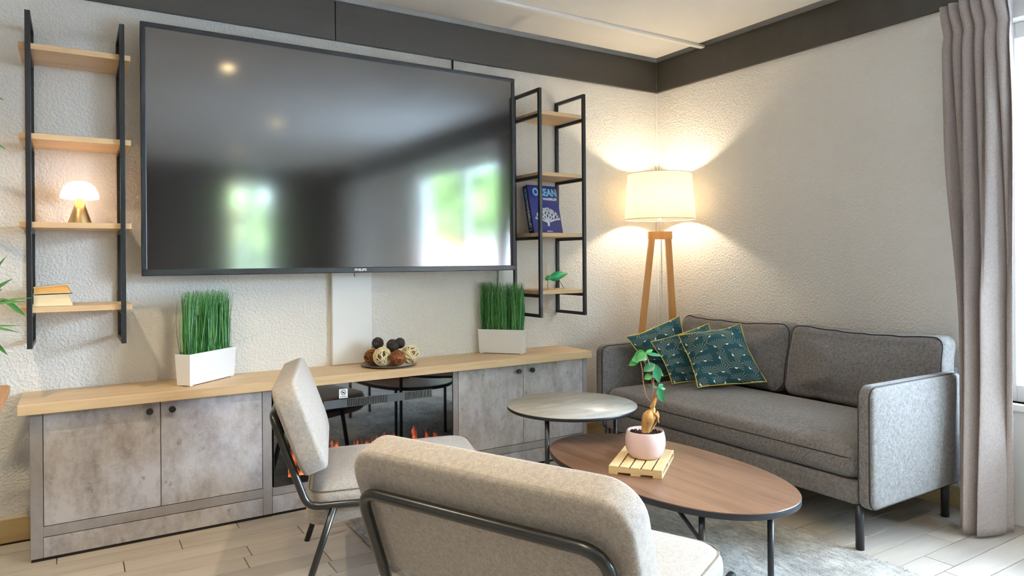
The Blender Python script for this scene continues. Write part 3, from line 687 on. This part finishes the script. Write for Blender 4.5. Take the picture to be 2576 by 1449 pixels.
# cushions
def pillow(label, BL, BR, TR, TL, puff, seed):
    BL, BR, TR, TL = [Vector(p) for p in (BL, BR, TR, TL)]; c0 = (BL+BR+TR+TL)/4; base = Vector((c0.x, c0.y, min(p.z for p in (BL, BR))))
    t = thing('throw_pillow', label, 'pillow', base, 0, 'printed pillows on the sofa'); n = 26; rg = random.Random(seed)
    nr = (BR-BL).cross(TL-BL).normalized(); ph = [rg.uniform(0, 6) for _ in range(4)]; o = MB(); vs = []; uv = []; edge = []
    def pos(u, v_):
        p = BL*(1-u)*(1-v_)+BR*u*(1-v_)+TR*u*v_+TL*(1-u)*v_
        pin = .050  # sides curve inwards between the corners
        p += (c0-p)*pin*4*((u*(1-u))*(abs(v_-.5)*2)**3+(v_*(1-v_))*(abs(u-.5)*2)**3)*1.6
        p += nr*.010*math.sin(u*7+ph[0]+v_*5); return p
    for side in (1, -1):
        for j in range(n+1):
            for i in range(n+1):
                u, v_ = i/n, j/n; k = (max(0, 1-(2*u-1)**2)*max(0, 1-(2*v_-1)**2))**.55
                cr = .007*math.sin(u*19+v_*11+ph[1])*math.sin(v_*17+ph[2])*(k*(1-k))*4
                vs.append(pos(u, v_)+nr*side*(puff*k+cr)-base); uv.append((u, v_))
    q = n+1; fs = []
    for s_ in (0, 1):
        for j in range(n):
            for i in range(n):
                a = s_*q*q+j*q+i; f = (a, a+1, a+q+1, a+q); fs.append(f if s_ == 0 else f[::-1])
    o.add(vs, fs, True); o.uv = uv; body = o.build('pillow_cover', 'fan', t)
    ed = [pos(i/n, 0) for i in range(n)]+[pos(1, i/n) for i in range(n)]+[pos(1-i/n, 1) for i in range(n)]+[pos(0, 1-i/n) for i in range(n)]
    ed = [p-base+nr*.003*math.sin(i*.5+ph[3]) for i, p in enumerate(ed)]
    MB().tube(ed, .0028, 6, True).build('piping', 'yellow', t)
pillow('teal fan-print pillow with yellow piping, nearest of the three on the sofa', (2.80, 2.615, .458), (3.085, 2.402, .490), (3.135, 2.612, .785), (2.86, 2.81, .720), .050, 1)
pillow('teal fan-print pillow squeezed between the other two on the sofa', (2.80, 2.80, .455), (3.06, 2.62, .475), (3.075, 2.785, .778), (2.75, 2.915, .682), .040, 2)
pillow('teal fan-print pillow leaning on the far sofa arm, furthest back', (2.83, 2.985, .455), (3.07, 2.86, .475), (3.075, 3.015, .804), (2.665, 3.025, .704), .038, 3)

# ================================================================== FLOOR LAMP
fl_ = thing('floor_lamp', 'wooden tripod floor lamp with glowing linen drum shade in the corner', 'lamp', (3.17, 3.27, 0))
def flatleg(p0, p1, wd, th):
    p0, p1 = Vector(p0), Vector(p1); ax = Vector((.845, -.53, 0)); bx = Vector((.53, .845, 0)); vs = []
    for p in (p0, p1):
        for s_, t_ in ((-1, -1), (1, -1), (1, 1), (-1, 1)): vs.append(p+ax*wd/2*s_+bx*th/2*t_)
    return MB().add(vs, [(0, 1, 2, 3), (4, 7, 6, 5), (0, 4, 5, 1), (1, 5, 6, 2), (2, 6, 7, 3), (3, 7, 4, 0)])
ax_ = Vector((.845, -.53, 0))
flatleg((-.195, .075, 0), -ax_*.05+Vector((0, 0, 1.30)), .038, .028).build('leg', 'beech', fl_)
flatleg((.165, -.005, 0), ax_*.05+Vector((0, 0, 1.30)), .038, .028).build('leg', 'beech', fl_)
flatleg((.21, .075, 0), ax_*.05+Vector((.018, .02, 1.30)), .026, .024).build('leg', 'beech', fl_)
flatleg(Vector((0, 0, 1.272)), Vector((0, 0, 1.322)), .150, .034).build('top_block', 'beech', fl_)
MB().tube([(0, 0, 1.322), (0, 0, 1.46)], .011, 14).build('stem', 'white', fl_)
MB().tube([(0, 0, 1.46), (0, 0, 1.50)], .018, 14).build('socket', 'white', fl_)
MB().tube(smoothpath([(.0, -.012, 1.27), (.004, -.01, .9), (-.004, -.008, .4), (0.0, .03, .01)]), .0035, 8).build('power_cord', 'white', fl_)
k = MB(); pr = [(.222, 1.397), (.200, 1.688)]
k.lathe([(.2235, 1.397), (.2015, 1.688), (.1995, 1.688), (.2215, 1.397), (.2235, 1.397)], n=64, cap0=False, cap1=False); k.build('lamp_shade', 'shade', fl_)
for r, z in ((.2228, 1.398), (.2008, 1.687)): MB().tube([(r*math.cos(i*PI/32), r*math.sin(i*PI/32), z) for i in range(64)], .0022, 6, True).build('shade_rim', 'white', fl_)
k = MB()
for i in range(3): a = i*2*PI/3+.4; k.tube([(0, 0, 1.47), (.216*math.cos(a), .216*math.sin(a), 1.47)], .002, 6)
k.build('shade_spider', 'white', fl_)
point_light('lamp_bulb', (0, 0, 1.545), 15, (1, .83, .60), .03, fl_)

# ================================================================== RUG, TABLES
RX0, RX1, RY0, RY1 = 1.0, 2.57, .55, 3.205
rug = thing('rug', 'mottled grey short-pile rug under the tables', 'rug', (1.785, 1.88, 0))
o = MB(); nx, ny = 60, 100; vs = []; rg = random.Random(2)
for j in range(ny+1):
    for i in range(nx+1):
        e = i in (0, nx) or j in (0, ny); vs.append((RX0-1.785+(RX1-RX0)*i/nx+(rg.uniform(-.003, .003) if e else 0), RY0-1.88+(RY1-RY0)*j/ny+(rg.uniform(-.003, .003) if e else 0), .003 if e else .011+rg.uniform(-.0012, .0012)))
o.add(vs, [(j*(nx+1)+i, j*(nx+1)+i+1, (j+1)*(nx+1)+i+1, (j+1)*(nx+1)+i) for j in range(ny) for i in range(nx)], True)
o.build('rug_body', 'rug', rug)
# pile
o = MB()
for _ in range(42000):
    x, y = rg.uniform(RX0+.004, RX1-.004), rg.uniform(1.0, RY1-.004); a = rg.uniform(0, 6.28); l_ = rg.uniform(.004, .010); ux, uy = math.cos(a)*.0014, math.sin(a)*.0014; b_ = rg.uniform(0, 6.28)
    o.add([(x-1.785-ux, y-1.88-uy, .009), (x-1.785+ux, y-1.88+uy, .009), (x-1.785+math.cos(b_)*l_, y-1.88+math.sin(b_)*l_, .009+rg.uniform(.003, .008))], [(0, 1, 2)])
pl = o.build('pile', 'rug', rug); pl['kind'] = 'stuff'

ct = thing('coffee_table', 'low oval walnut coffee table with dark legs', 'table', (1.886, 1.95, 0))
out = superell(.305, .55, 2.3, 96)
MB().slab(out, .343, .3605, .0012, 0, 0, None, 2, 2, False).build('tabletop', 'walnut', ct)
MB().slab([(a*1.004, c*1.002) for a, c in out], .338, .359, .002, 0, 0, None, 2, 2, True).build('table_edge', 'blue_metal', ct)
legs = [(.0, -.495), (-.20, -.375), (.0, .45), (-.20, .36)]
for i, (x, y) in enumerate([(-.008, -.50), (-.196, -.385), (.19, .37), (-.17, .40)]):
    MB().tube([(x, y, .011), (x, y, .34)], .010, 12).build('leg', 'blue_metal', ct)
MB().tube([(-.196, -.385, .245), (-.222, -.295, .338)], .007, 10).build('brace', 'blue_metal', ct)
MB().tube([(-.17, .40, .328), (-.196, -.385, .328)], .006, 10).build('stretcher', 'blue_metal', ct)
MB().tube([(.19, .37, .328), (-.008, -.50, .328)], .006, 10).build('stretcher', 'blue_metal', ct)

rtb = thing('side_table', 'round side table with pale stone top overlapping the walnut table', 'table', (1.94, 2.58, 0))
MB().lathe([(.001, .466), (.297, .466), (.299, .468), (.2985, .4795), (.298, .480)], n=96, cap1=False).build('table_edge', 'blue_metal', rtb)
MB().lathe([(.2983, .4785), (.2975, .4808), (.001, .4812)], n=96, cap0=False).build('tabletop', 'marble', rtb)
lg = [(-.232, -.132), (.25, -.012), (.037, .25)]
for x, y in lg: MB().tube([(x, y, .011), (x, y, .467)], .010, 12).build('leg', 'blue_metal', rtb)
for a, c in ((1, 2), (2, 0)): MB().tube([(*lg[a], .03), (*lg[c], .03)], .006, 8).build('stretcher', 'blue_metal', rtb)

# pallet
px0, py0 = 1.776, 1.829                                # front right corner
e1 = Vector((1.659-1.776, 1.985-1.829, 0)); l1 = e1.length; ang = math.atan2(e1.y, e1.x)
pal = thing('pallet_coaster', 'miniature pine pallet on the walnut table under the pink pot', 'coaster', (px0, py0, .3605), math.atan2(-e1.y, -e1.x))
# local: x runs from front-left (-) to front-right (0); y runs backwards
W_, D_ = .195, .29
def pb(n_, a, mat): MB().box(*a, .0008).build(n_, mat, pal)
sw = (W_-4*.006)/5
for i in range(5): pb('slat', (-W_+i*(sw+.006), -W_+i*(sw+.006)+sw, 0, D_, .023, .030), 'pine_y')
for yy in (0, D_/2-.006, D_-.012): pb('stringer', (-W_, 0, yy, yy+.012, .0075, .023), 'pine')
for xx in (-W_, -W_/2-.017, -.034): pb('runner', (xx, xx+.034, 0, D_, 0, .0075), 'pine_y')
# potted ficus
pp = Vector((1.853, 1.998, .3905))
pot = thing('potted_ficus', 'small ginseng ficus in a glossy pink pot on the pallet', 'plant', pp)
MB().lathe([(.050, 0), (.060, .004), (.072, .026), (.0775, .052), (.0765, .075), (.071, .098), (.069, .101), (.066, .101), (.066, .088), (.001, .086)], n=56, cap1=False).build('pot', 'pink', pot)
o = MB(); rg = random.Random(4)
o.lathe([(.066, .086), (.045, .090), (.02, .093), (.001, .094)], n=24, cap0=False)
for _ in range(160): a = rg.uniform(0, 6.28); r = .062*math.sqrt(rg.random()); x, y = r*math.cos(a), r*math.sin(a); s_ = rg.uniform(.002, .005); o.add([(x-s_, y, .089), (x+s_, y-s_, .089), (x, y+s_, .090), (x, y, .091+s_*1.4)], [(0, 1, 3), (1, 2, 3), (2, 0, 3)])
o.build('soil', 'soil', pot)
ar = Vector((.845, -.53, 0)); av = Vector((.53, .845, 0))
def sp_(a, z, d_=0): p = ar*a+av*d_; return (p.x, p.y, z)
o = MB(); o.tube(smoothpath([sp_(.000, .085), sp_(.004, .105), sp_(.006, .125), sp_(.014, .148), sp_(.022, .166), sp_(.030, .178), sp_(.026, .196)], 5), [.017, .017, .016, .016, .016, .017, .018, .019, .020, .021, .022, .023, .024, .025, .026, .026, .026, .025, .023, .021, .019, .016, .013, .012, .011, .011, .010, .009, .009, .009, .008][:31], 14)
o.tube(smoothpath([sp_(.035, .165), sp_(.046, .150), sp_(.040, .130), sp_(.022, .100), sp_(.018, .085)], 5), [.016, .016, .015, .013, .011, .009, .007, .007, .006, .005, .005, .005, .004, .004, .004, .004, .004, .004, .004, .004, .004], 10)
o.tube(smoothpath([sp_(.020, .178), sp_(.042, .160, -.02), sp_(.046, .140, -.015), sp_(.050, .132, -.005)], 5), .0035, 8)
o.tube(smoothpath([sp_(.028, .19), sp_(.036, .212), sp_(.044, .228)], 4), [.0095, .009, .0085, .008, .008, .0078, .0075, .007, .0065], 10)
o.tube([sp_(.044, .228), sp_(.048, .236)], .005, 8); o.tube([sp_(.041, .226), sp_(.038, .238)], .005, 8); o.tube([sp_(.044, .226), sp_(.055, .232)], .004, 8)
o.build('trunk', 'trunk', pot)
stems = [[(.024, .205), (.004, .235), (-.006, .285), (-.010, .33), (-.020, .375)], [(.028, .205), (.032, .26), (.024, .30), (.018, .35), (.004, .395)], [(.030, .21), (.034, .265), (.032, .31), (.036, .355)], [(.032, .225), (.048, .255), (.052, .262)]]
o = MB()
for s_ in stems: o.tube(smoothpath([sp_(*q) for q in s_], 5), .0018, 7)
for z in (.25, .27, .285, .30, .315): o.tube([sp_(-.004, z), sp_(-.012, z+.004)], .0011, 5)
o.build('stem', 'stem', pot)
def leaf_mesh(ln, wd, fold=.18, droop=.25):
    o = MB(); n = 10; vs = []
    for i in range(n+1):
        s_ = i/n; w_ = wd/2*math.sin(PI*s_**.85)**.8 if 0 < s_ < 1 else .0004; x = ln*s_; z = -droop*ln*s_*s_
        vs += [(x, -w_, z+fold*w_), (x, -w_*.5, z+fold*w_*.35), (x, 0, z), (x, w_*.5, z+fold*w_*.35), (x, w_, z+fold*w_)]
    o.add(vs, [(i*5+j, i*5+j+1, (i+1)*5+j+1, (i+1)*5+j) for i in range(n) for j in range(4)], True)
    nv = len(o.v); top = list(o.v); o.add([(x, y, z-.0005) for x, y, z in top], [(f[3], f[2], f[1], f[0]) for f in [(i*5+j, i*5+j+1, (i+1)*5+j+1, (i+1)*5+j) for i in range(n) for j in range(4)]], True)
    return o
def leaf(parent, base, tip, wd, mat, normal=None, name='leaf', droop=.15):
    base, tip = Vector(base), Vector(tip); d_ = tip-base; ln = d_.length; o = leaf_mesh(ln, wd, .2, droop).build(name, mat, parent)
    x = d_.normalized(); nz = Vector(normal) if normal else Vector((0, 0, 1)); y = nz.cross(x)
    y = y.normalized() if y.length > 1e-3 else x.orthogonal().normalized(); z = x.cross(y)
    mm = Matrix((x, y, z)).transposed().to_4x4(); mm.translation = base; o.matrix_local = mm; return o
toC = (-.5, -.75, .45)
for (b0, t0, wd, mt_) in (((-.020, .375, 0), (-.062, .350, .0), .028, 'leaf'), ((-.020, .375, 0), (-.050, .372, -.01), .030, 'leaf'), ((.004, .395, 0), (-.040, .388, .01), .036, 'leaf'), ((.004, .395, 0), (-.032, .372, -.015), .034, 'leaf'),
        ((.004, .395, 0), (.034, .410, .01), .016, 'leaf'), ((.004, .395, 0), (.070, .388, .0), .014, 'leaf_dark'), ((-.015, .378, .0), (.012, .372, .01), .024, 'leaf_dark'), ((.036, .355, 0), (-.006, .330, -.01), .036, 'leaf_dark'),
        ((.036, .355, 0), (.056, .282, -.01), .034, 'leaf_dark'), ((.036, .352, 0), (.078, .305, .01), .018, 'leaf_dark'), ((.026, .312, 0), (-.003, .300, -.01), .026, 'leaf'), ((.026, .310, 0), (.040, .300, .01), .014, 'leaf'),
        ((.052, .262, 0), (.068, .210, -.01), .032, 'leaf_dark'), ((.052, .262, 0), (.082, .258, .005), .014, 'leaf'), ((.052, .262, 0), (.014, .276, 0), .012, 'leaf_dark'), ((.052, .265, 0), (.074, .276, .01), .016, 'leaf_dark')):
    leaf(pot, sp_(b0[0], b0[1], b0[2]), sp_(t0[0], t0[1], t0[2]), wd, mt_, toC)

# ================================================================== LOUNGE CHAIRS
def lounge_chair(label, loc, rz):
    t = thing('lounge_chair', label, 'chair', loc, rz); ZB, WB, XL, ZR, TR = .645, .299, .108, .342, .0125
    path = [(.70, -WB, ZR), (XL, -WB, ZR), (0, -WB, ZB), (0, WB, ZB), (XL, WB, ZR), (.70, WB, ZR)]
    MB().tube(fillet(path, .055, 8), TR, 14).build('frame', 'tube', t)
    MB().tube([(.30, -WB, ZR), (.30, WB, ZR)], .010, 10).build('cross_bar', 'tube', t); MB().tube([(.60, -WB, ZR-.004), (.60, WB, ZR-.004)], .010, 10).build('cross_bar', 'tube', t)
    for s_ in (-1, 1):
        MB().tube([(.192, s_*WB, ZR-.006), (.080, s_*.305, 0)], .0115, 12).build('leg', 'tube', t)
        MB().tube([(.54, s_*WB, ZR-.006), (.60, s_*.295, .0)], .0115, 12).build('leg', 'tube', t)
    # back cushion
    tl_ = math.atan2(XL, ZB-ZR); hh = .159; zc = .598; xc = .113
    out = rrect(.342, hh, .075, 8, 12)
    def mp(u, v_, w_):
        return (xc-v_*math.sin(tl_)+w_*math.cos(tl_)-(.03), u, zc+v_*math.cos(tl_)+w_*math.sin(tl_))
    o = MB(); o.slab(out, -.040, .044, .016, .006, .020, mp, 9, 5); bc = o.build('backrest', 'chair', t)
    for w_, ins in ((-.031, .004), (.035, .004)): MB().tube([mp(u*(1-ins/.34), v_*(1-ins/hh), w_) for u, v_ in out], .0022, 6, True).build('piping', 'chair_line', bc)
    # seat
    sx0, sx1 = .100, .745; sxc = (sx0+sx1)/2; shw = (sx1-sx0)/2; out = rrect(shw, .282, .07, 8, 12)
    def ms(u, v_, w_):
        dr = -.030*max(0, (-u/shw))**2 if w_ < .33 else 0
        return (sxc+u, v_, w_+dr+.010*(u/shw))
    o = MB(); o.slab(out, .285, .400, .042, .0, .030, ms, 9, 5); sc_ = o.build('seat', 'chair', t)
    MB().tube([ms(u*.972, v_*.972, .388) for u, v_ in out], .002, 6, True).build('piping', 'chair_line', sc_)
    return t
lounge_chair('beige fabric lounge chair on black tubes facing right in front of the fireplace', (.633, 2.615, 0), -.313)
lounge_chair('beige fabric lounge chair nearest the viewer, seen from behind', (.648, 1.20, 0), .411)

# ================================================================== CURTAIN
def interp(keys, v_):
    for (a, pa), (b_, pb_) in zip(keys, keys[1:]):
        if v_ <= b_: k = (v_-a)/(b_-a); k = k*k*(3-2*k); return [x*(1-k)+y*k for x, y in zip(pa, pb_)]
    return keys[-1][1]
cu = thing('curtain', 'heavy grey-taupe pleated curtain hanging beside the sofa', 'curtain', (3.25, 1.45, 0))
nu, nv = 220, 70; vs = []
# (height fraction from top, [left x, left y, mid x, mid y, right x, right y, amp])
keys = [(0, [3.315, 1.615, 3.285, 1.48, 3.300, 1.345, .030]), (.06, [3.32, 1.612, 3.285, 1.47, 3.300, 1.342, .022]), (.25, [3.31, 1.60, 3.27, 1.46, 3.31, 1.335, .034]), (.68, [3.235, 1.508, 3.20, 1.43, 3.31, 1.335, .036]), (1, [3.22, 1.495, 3.11, 1.405, 3.31, 1.335, .034])]
for j in range(nv+1):
    v_ = j/nv; z = 2.262-(2.262-.012)*v_; k = interp(keys, v_)
    for i in range(nu+1):
        u = i/nu
        x = k[0]*(1-u)**2+2*u*(1-u)*(2*k[2]-.5*(k[0]+k[4]))+k[4]*u*u; y = k[1]*(1-u)**2+2*u*(1-u)*(2*k[3]-.5*(k[1]+k[5]))+k[5]*u*u
        y += 0
        ft = math.sin(2*PI*(6.0*u)+.5); sharp = math.copysign(abs(ft)**.7, ft)
        fb = math.sin(2*PI*(3.2*u+.25*math.sin(3*u)))
        mixk = min(1, max(0, (v_-.03)/.55)); f_ = sharp*(1-mixk)+fb*mixk
        x -= k[6]*f_*1.0+.004*math.sin(9*u+7*v_); y += .012*math.sin(2*PI*6*u+1.2)*(1-mixk)+.010*math.cos(2*PI*3.2*u)*mixk
        pin = math.exp(-((v_-.055)/.018)**2); x += .018*pin*(.5+.5*f_)
        vs.append((x-3.25, y-1.45, z))
o = MB().add(vs, [(j*(nu+1)+i, j*(nu+1)+i+1, (j+1)*(nu+1)+i+1, (j+1)*(nu+1)+i) for j in range(nv) for i in range(nu)], True)
cd = o.build('curtain_fabric', 'curtain', cu); md = cd.modifiers.new('thick', 'SOLIDIFY'); md.thickness = .003
MB().box(.03, .06, -2.2, .15, 2.268, 2.284).build('curtain_track', 'beam', cu)
# ================================================================== LEFT EDGE: TABLE CORNER, PLANT
dt = thing('wooden_table', 'corner of a brown wooden table at the left edge', 'table', (-.78, 2.37, 0))
o = MB(); o.slab(rrect(.60, .475, .03, 6, 3), .722, .748, .004, 0, 0, None, 2, 3, False); o.build('tabletop', 'walnut_x', dt)
for x in (-.5, .5):
    for y in (-.38, .38): MB().box(x-.02, x+.02, y-.02, y+.02, 0, .722, .002).build('leg', 'black_metal', dt) if x < 0 else None
MB().box(-.5, -.3, -.38, .38, .68, .722).build('apron', 'black_metal', dt)
bp = thing('bamboo_plant', 'leafy bamboo-like plant at the left edge by the wall', 'plant', (-.50, 3.16, 0))
MB().lathe([(.11, 0), (.14, .30), (.13, .30), (.12, .27), (.001, .27)], n=32, cap1=False).build('pot', 'black', bp)
for x, y in ((0, 0), (.03, .03), (-.03, .02)): MB().tube(smoothpath([(x, y, .25), (x*1.5, y*1.3, .9), (x*2+.03, y*1.2, 1.4), (x*3+.05, y, 1.85)]), [.007]*25, 8).build('stem', 'bamboo', bp)
rg = random.Random(8); spots = []
for (b0, t0, wd) in (((.16, 0, 1.80), (.285, -.02, 1.755), .016), ((.14, 0, 1.66), (.29, -.03, 1.575), .022), ((.20, 0, 1.02), (.275, .0, 1.18), .016), ((.20, 0, 1.01), (.300, -.01, 1.10), .018), ((.22, 0, 1.00), (.345, -.02, 1.015), .012), ((.22, .0, 1.00), (.365, 0, 1.03), .008), ((.28, .0, 1.02), (.345, -.02, .955), .018), ((.2, 0, .93), (.325, -.01, .90), .010), ((.2, 0, .92), (.33, 0, .925), .006), ((.22, 0, .90), (.29, -.02, .815), .018), ((.2, 0, 1.26), (.27, 0, 1.20), .008), ((.18, 0, 1.0), (.27, -.01, 1.06), .02)):
    leaf(bp, b0, t0, wd, 'bamboo', (-.3, -.8, .4))
for i in range(46):
    z = rg.uniform(.8, 1.9); a = rg.uniform(1.2, 5.2); l_ = rg.uniform(.08, .16); b0 = (rg.uniform(-.05, .06), rg.uniform(-.03, .03), z)
    leaf(bp, b0, (b0[0]+l_*math.cos(a), b0[1]+l_*math.sin(a), z+rg.uniform(-.07, .06)), rg.uniform(.012, .022), 'bamboo')
o = MB()
for (a, c) in (((.03, 0, 1.05), (.22, 0, 1.0)), ((.05, 0, 1.5), (.16, 0, 1.80)), ((.05, 0, 1.45), (.14, 0, 1.66)), ((.03, 0, .85), (.22, 0, .92)), ((.04, 0, 1.2), (.2, 0, 1.26)), ((.22, 0, 1.0), (.28, 0, 1.02))): o.tube([a, c], .0022, 6)
o.build('twig', 'bamboo', bp)

# ================================================================== CEILING LIGHTS
for i, (x, y, lab) in enumerate(((.916, 1.664, 'mirrored large at the upper left of the television'), (1.683, -.157, 'mirrored at the middle of the television'), (-.45, 2.35, 'above the wooden table at the left'), (.05, 1.0, 'added above the space left of the nearest chair to brighten the floor'), (-1.6, .2, 'over the rear left of the room'), (1.7, -2.2, 'over the rear right of the room'), (-1.1, -2.2, 'over the far rear corner'))):  # the one left of the nearest chair is added to brighten the floor
    t = thing('downlight', 'small round recessed downlight '+lab, 'ceiling light', (x, y, CZ), 0, 'recessed downlights')
    MB().lathe([(.052, 0), (.052, -.006), (.040, -.006), (.038, 0)], n=32, cap0=False, cap1=False).build('ring', 'white', t)
    MB().lathe([(.038, -.003), (.001, -.003)], n=32, cap0=False).build('lens', 'downlight', t)
    point_light('downlight_beam', (0, 0, -.012), 84, (1, .84, .58), .035, t, math.radians(125), .8)

# ================================================================== OUTSIDE
M['ground'] = plain('ground_paving', 'bcc2ca', .9); M['facade'] = plain('facade', 'e4e8ee', .8); M['dark_glass'] = plain('far_window', '4d5a66', .2); M['foliage'] = plain('foliage', '46602f', .8); M['terracotta'] = plain('terracotta', 'c98a6a', .8)
tag(MB().box(XW+.3, 40, -40, 25, -.5, -.1).build('ground', 'ground'), 'pale paved ground outside the window', 'ground', None, 'structure')
bl = thing('apartment_building', 'pale apartment building seen through the window', 'building', (16, 6, -.1))
MB().box(0, 6, -3.5, 12, 0, 12).build('wall', 'facade', bl)
for f_ in range(4):
    MB().box(-.5, 0, -3.4, 11.8, 2.6+f_*2.8, 2.75+f_*2.8).build('overhang_slab', 'facade', bl)
    for q in range(7): MB().box(-.03, 0, -3+q*2.1, -1.6+q*2.1, .9+f_*2.8, 2.3+f_*2.8).build('window', 'dark_glass', bl)
    for q in range(5): MB().box(-.5, -.46, -3.4, 11.8, 2.85+f_*2.8+q*.16, 2.92+f_*2.8+q*.16).build('balcony_rail', 'facade', bl)
def tree(label, loc, h, r, seed):
    t = thing('tree', label, 'tree', loc); MB().tube([(0, 0, 0), (.05, 0, h*.6)], .12, 8).build('trunk', 'stem', t); rg = random.Random(seed); o = MB()
    for _ in range(4200):
        d_ = Vector((rg.gauss(0, 1), rg.gauss(0, 1), rg.gauss(0, 1))).normalized()*r*rg.uniform(.55, 1.0)*(1+.2*math.sin(rg.random()*9)); p = Vector((0, 0, h*.65))+Vector((d_.x, d_.y, d_.z*1.15)); s_ = rg.uniform(.08, .17); e1 = Vector((rg.gauss(0, 1), rg.gauss(0, 1), rg.gauss(0, 1))).normalized()*s_; e2 = e1.orthogonal().normalized()*s_*.6
        o.add([p-e1, p+e2, p+e1, p-e2], [(0, 1, 2, 3)])
    c = o.build('crown', 'foliage', t); c['kind'] = 'stuff'
tree('bushy green tree outside, mirrored at the right of the television', (7.2, -6.4, -.1), 4.9, 1.35, 1)
tree('round green tree further off outside the window', (15.5, -2.2, -.1), 6.2, 1.9, 2)
lo = thing('low_building', 'low white building with a terracotta door outside the window', 'building', (9.0, -13.0, -.1), math.radians(28))
MB().box(-7, 7, -3, 3, 0, 2.7).build('wall', 'facade', lo); MB().box(-7.2, 7.2, -3.2, 3.2, 2.7, 2.9).build('roof', 'facade', lo)
MB().box(.6, 1.9, 2.99, 3.04, 0, 2.2).build('door', 'terracotta', lo)
for q in (-5.4, -3.2, 3.4, 5.2): MB().box(q, q+1.1, 2.99, 3.03, .9, 2.1).build('window', 'dark_glass', lo)
tree('dense green hedge tree added behind the rear window to block bright sky', (2.6, -7.6, -.1), 5.2, 2.6, 3)  # foliage added to dim the sky showing in the rear window
tag(MB().box(-6, XW+.3, -14, Y0-.3, -.5, -.1).build('ground', 'ground'), 'pale paved ground behind the rear window', 'ground', None, 'structure')
tag(MB().box(XW+.2, XW+1.5, -2.2, 3.2, 2.42, 2.58, .01).build('overhang_slab', 'facade'), 'concrete balcony slab added unseen over the window to cut steep sky light', 'blocker')  # unseen overhang, added to keep steep sky light off the floor
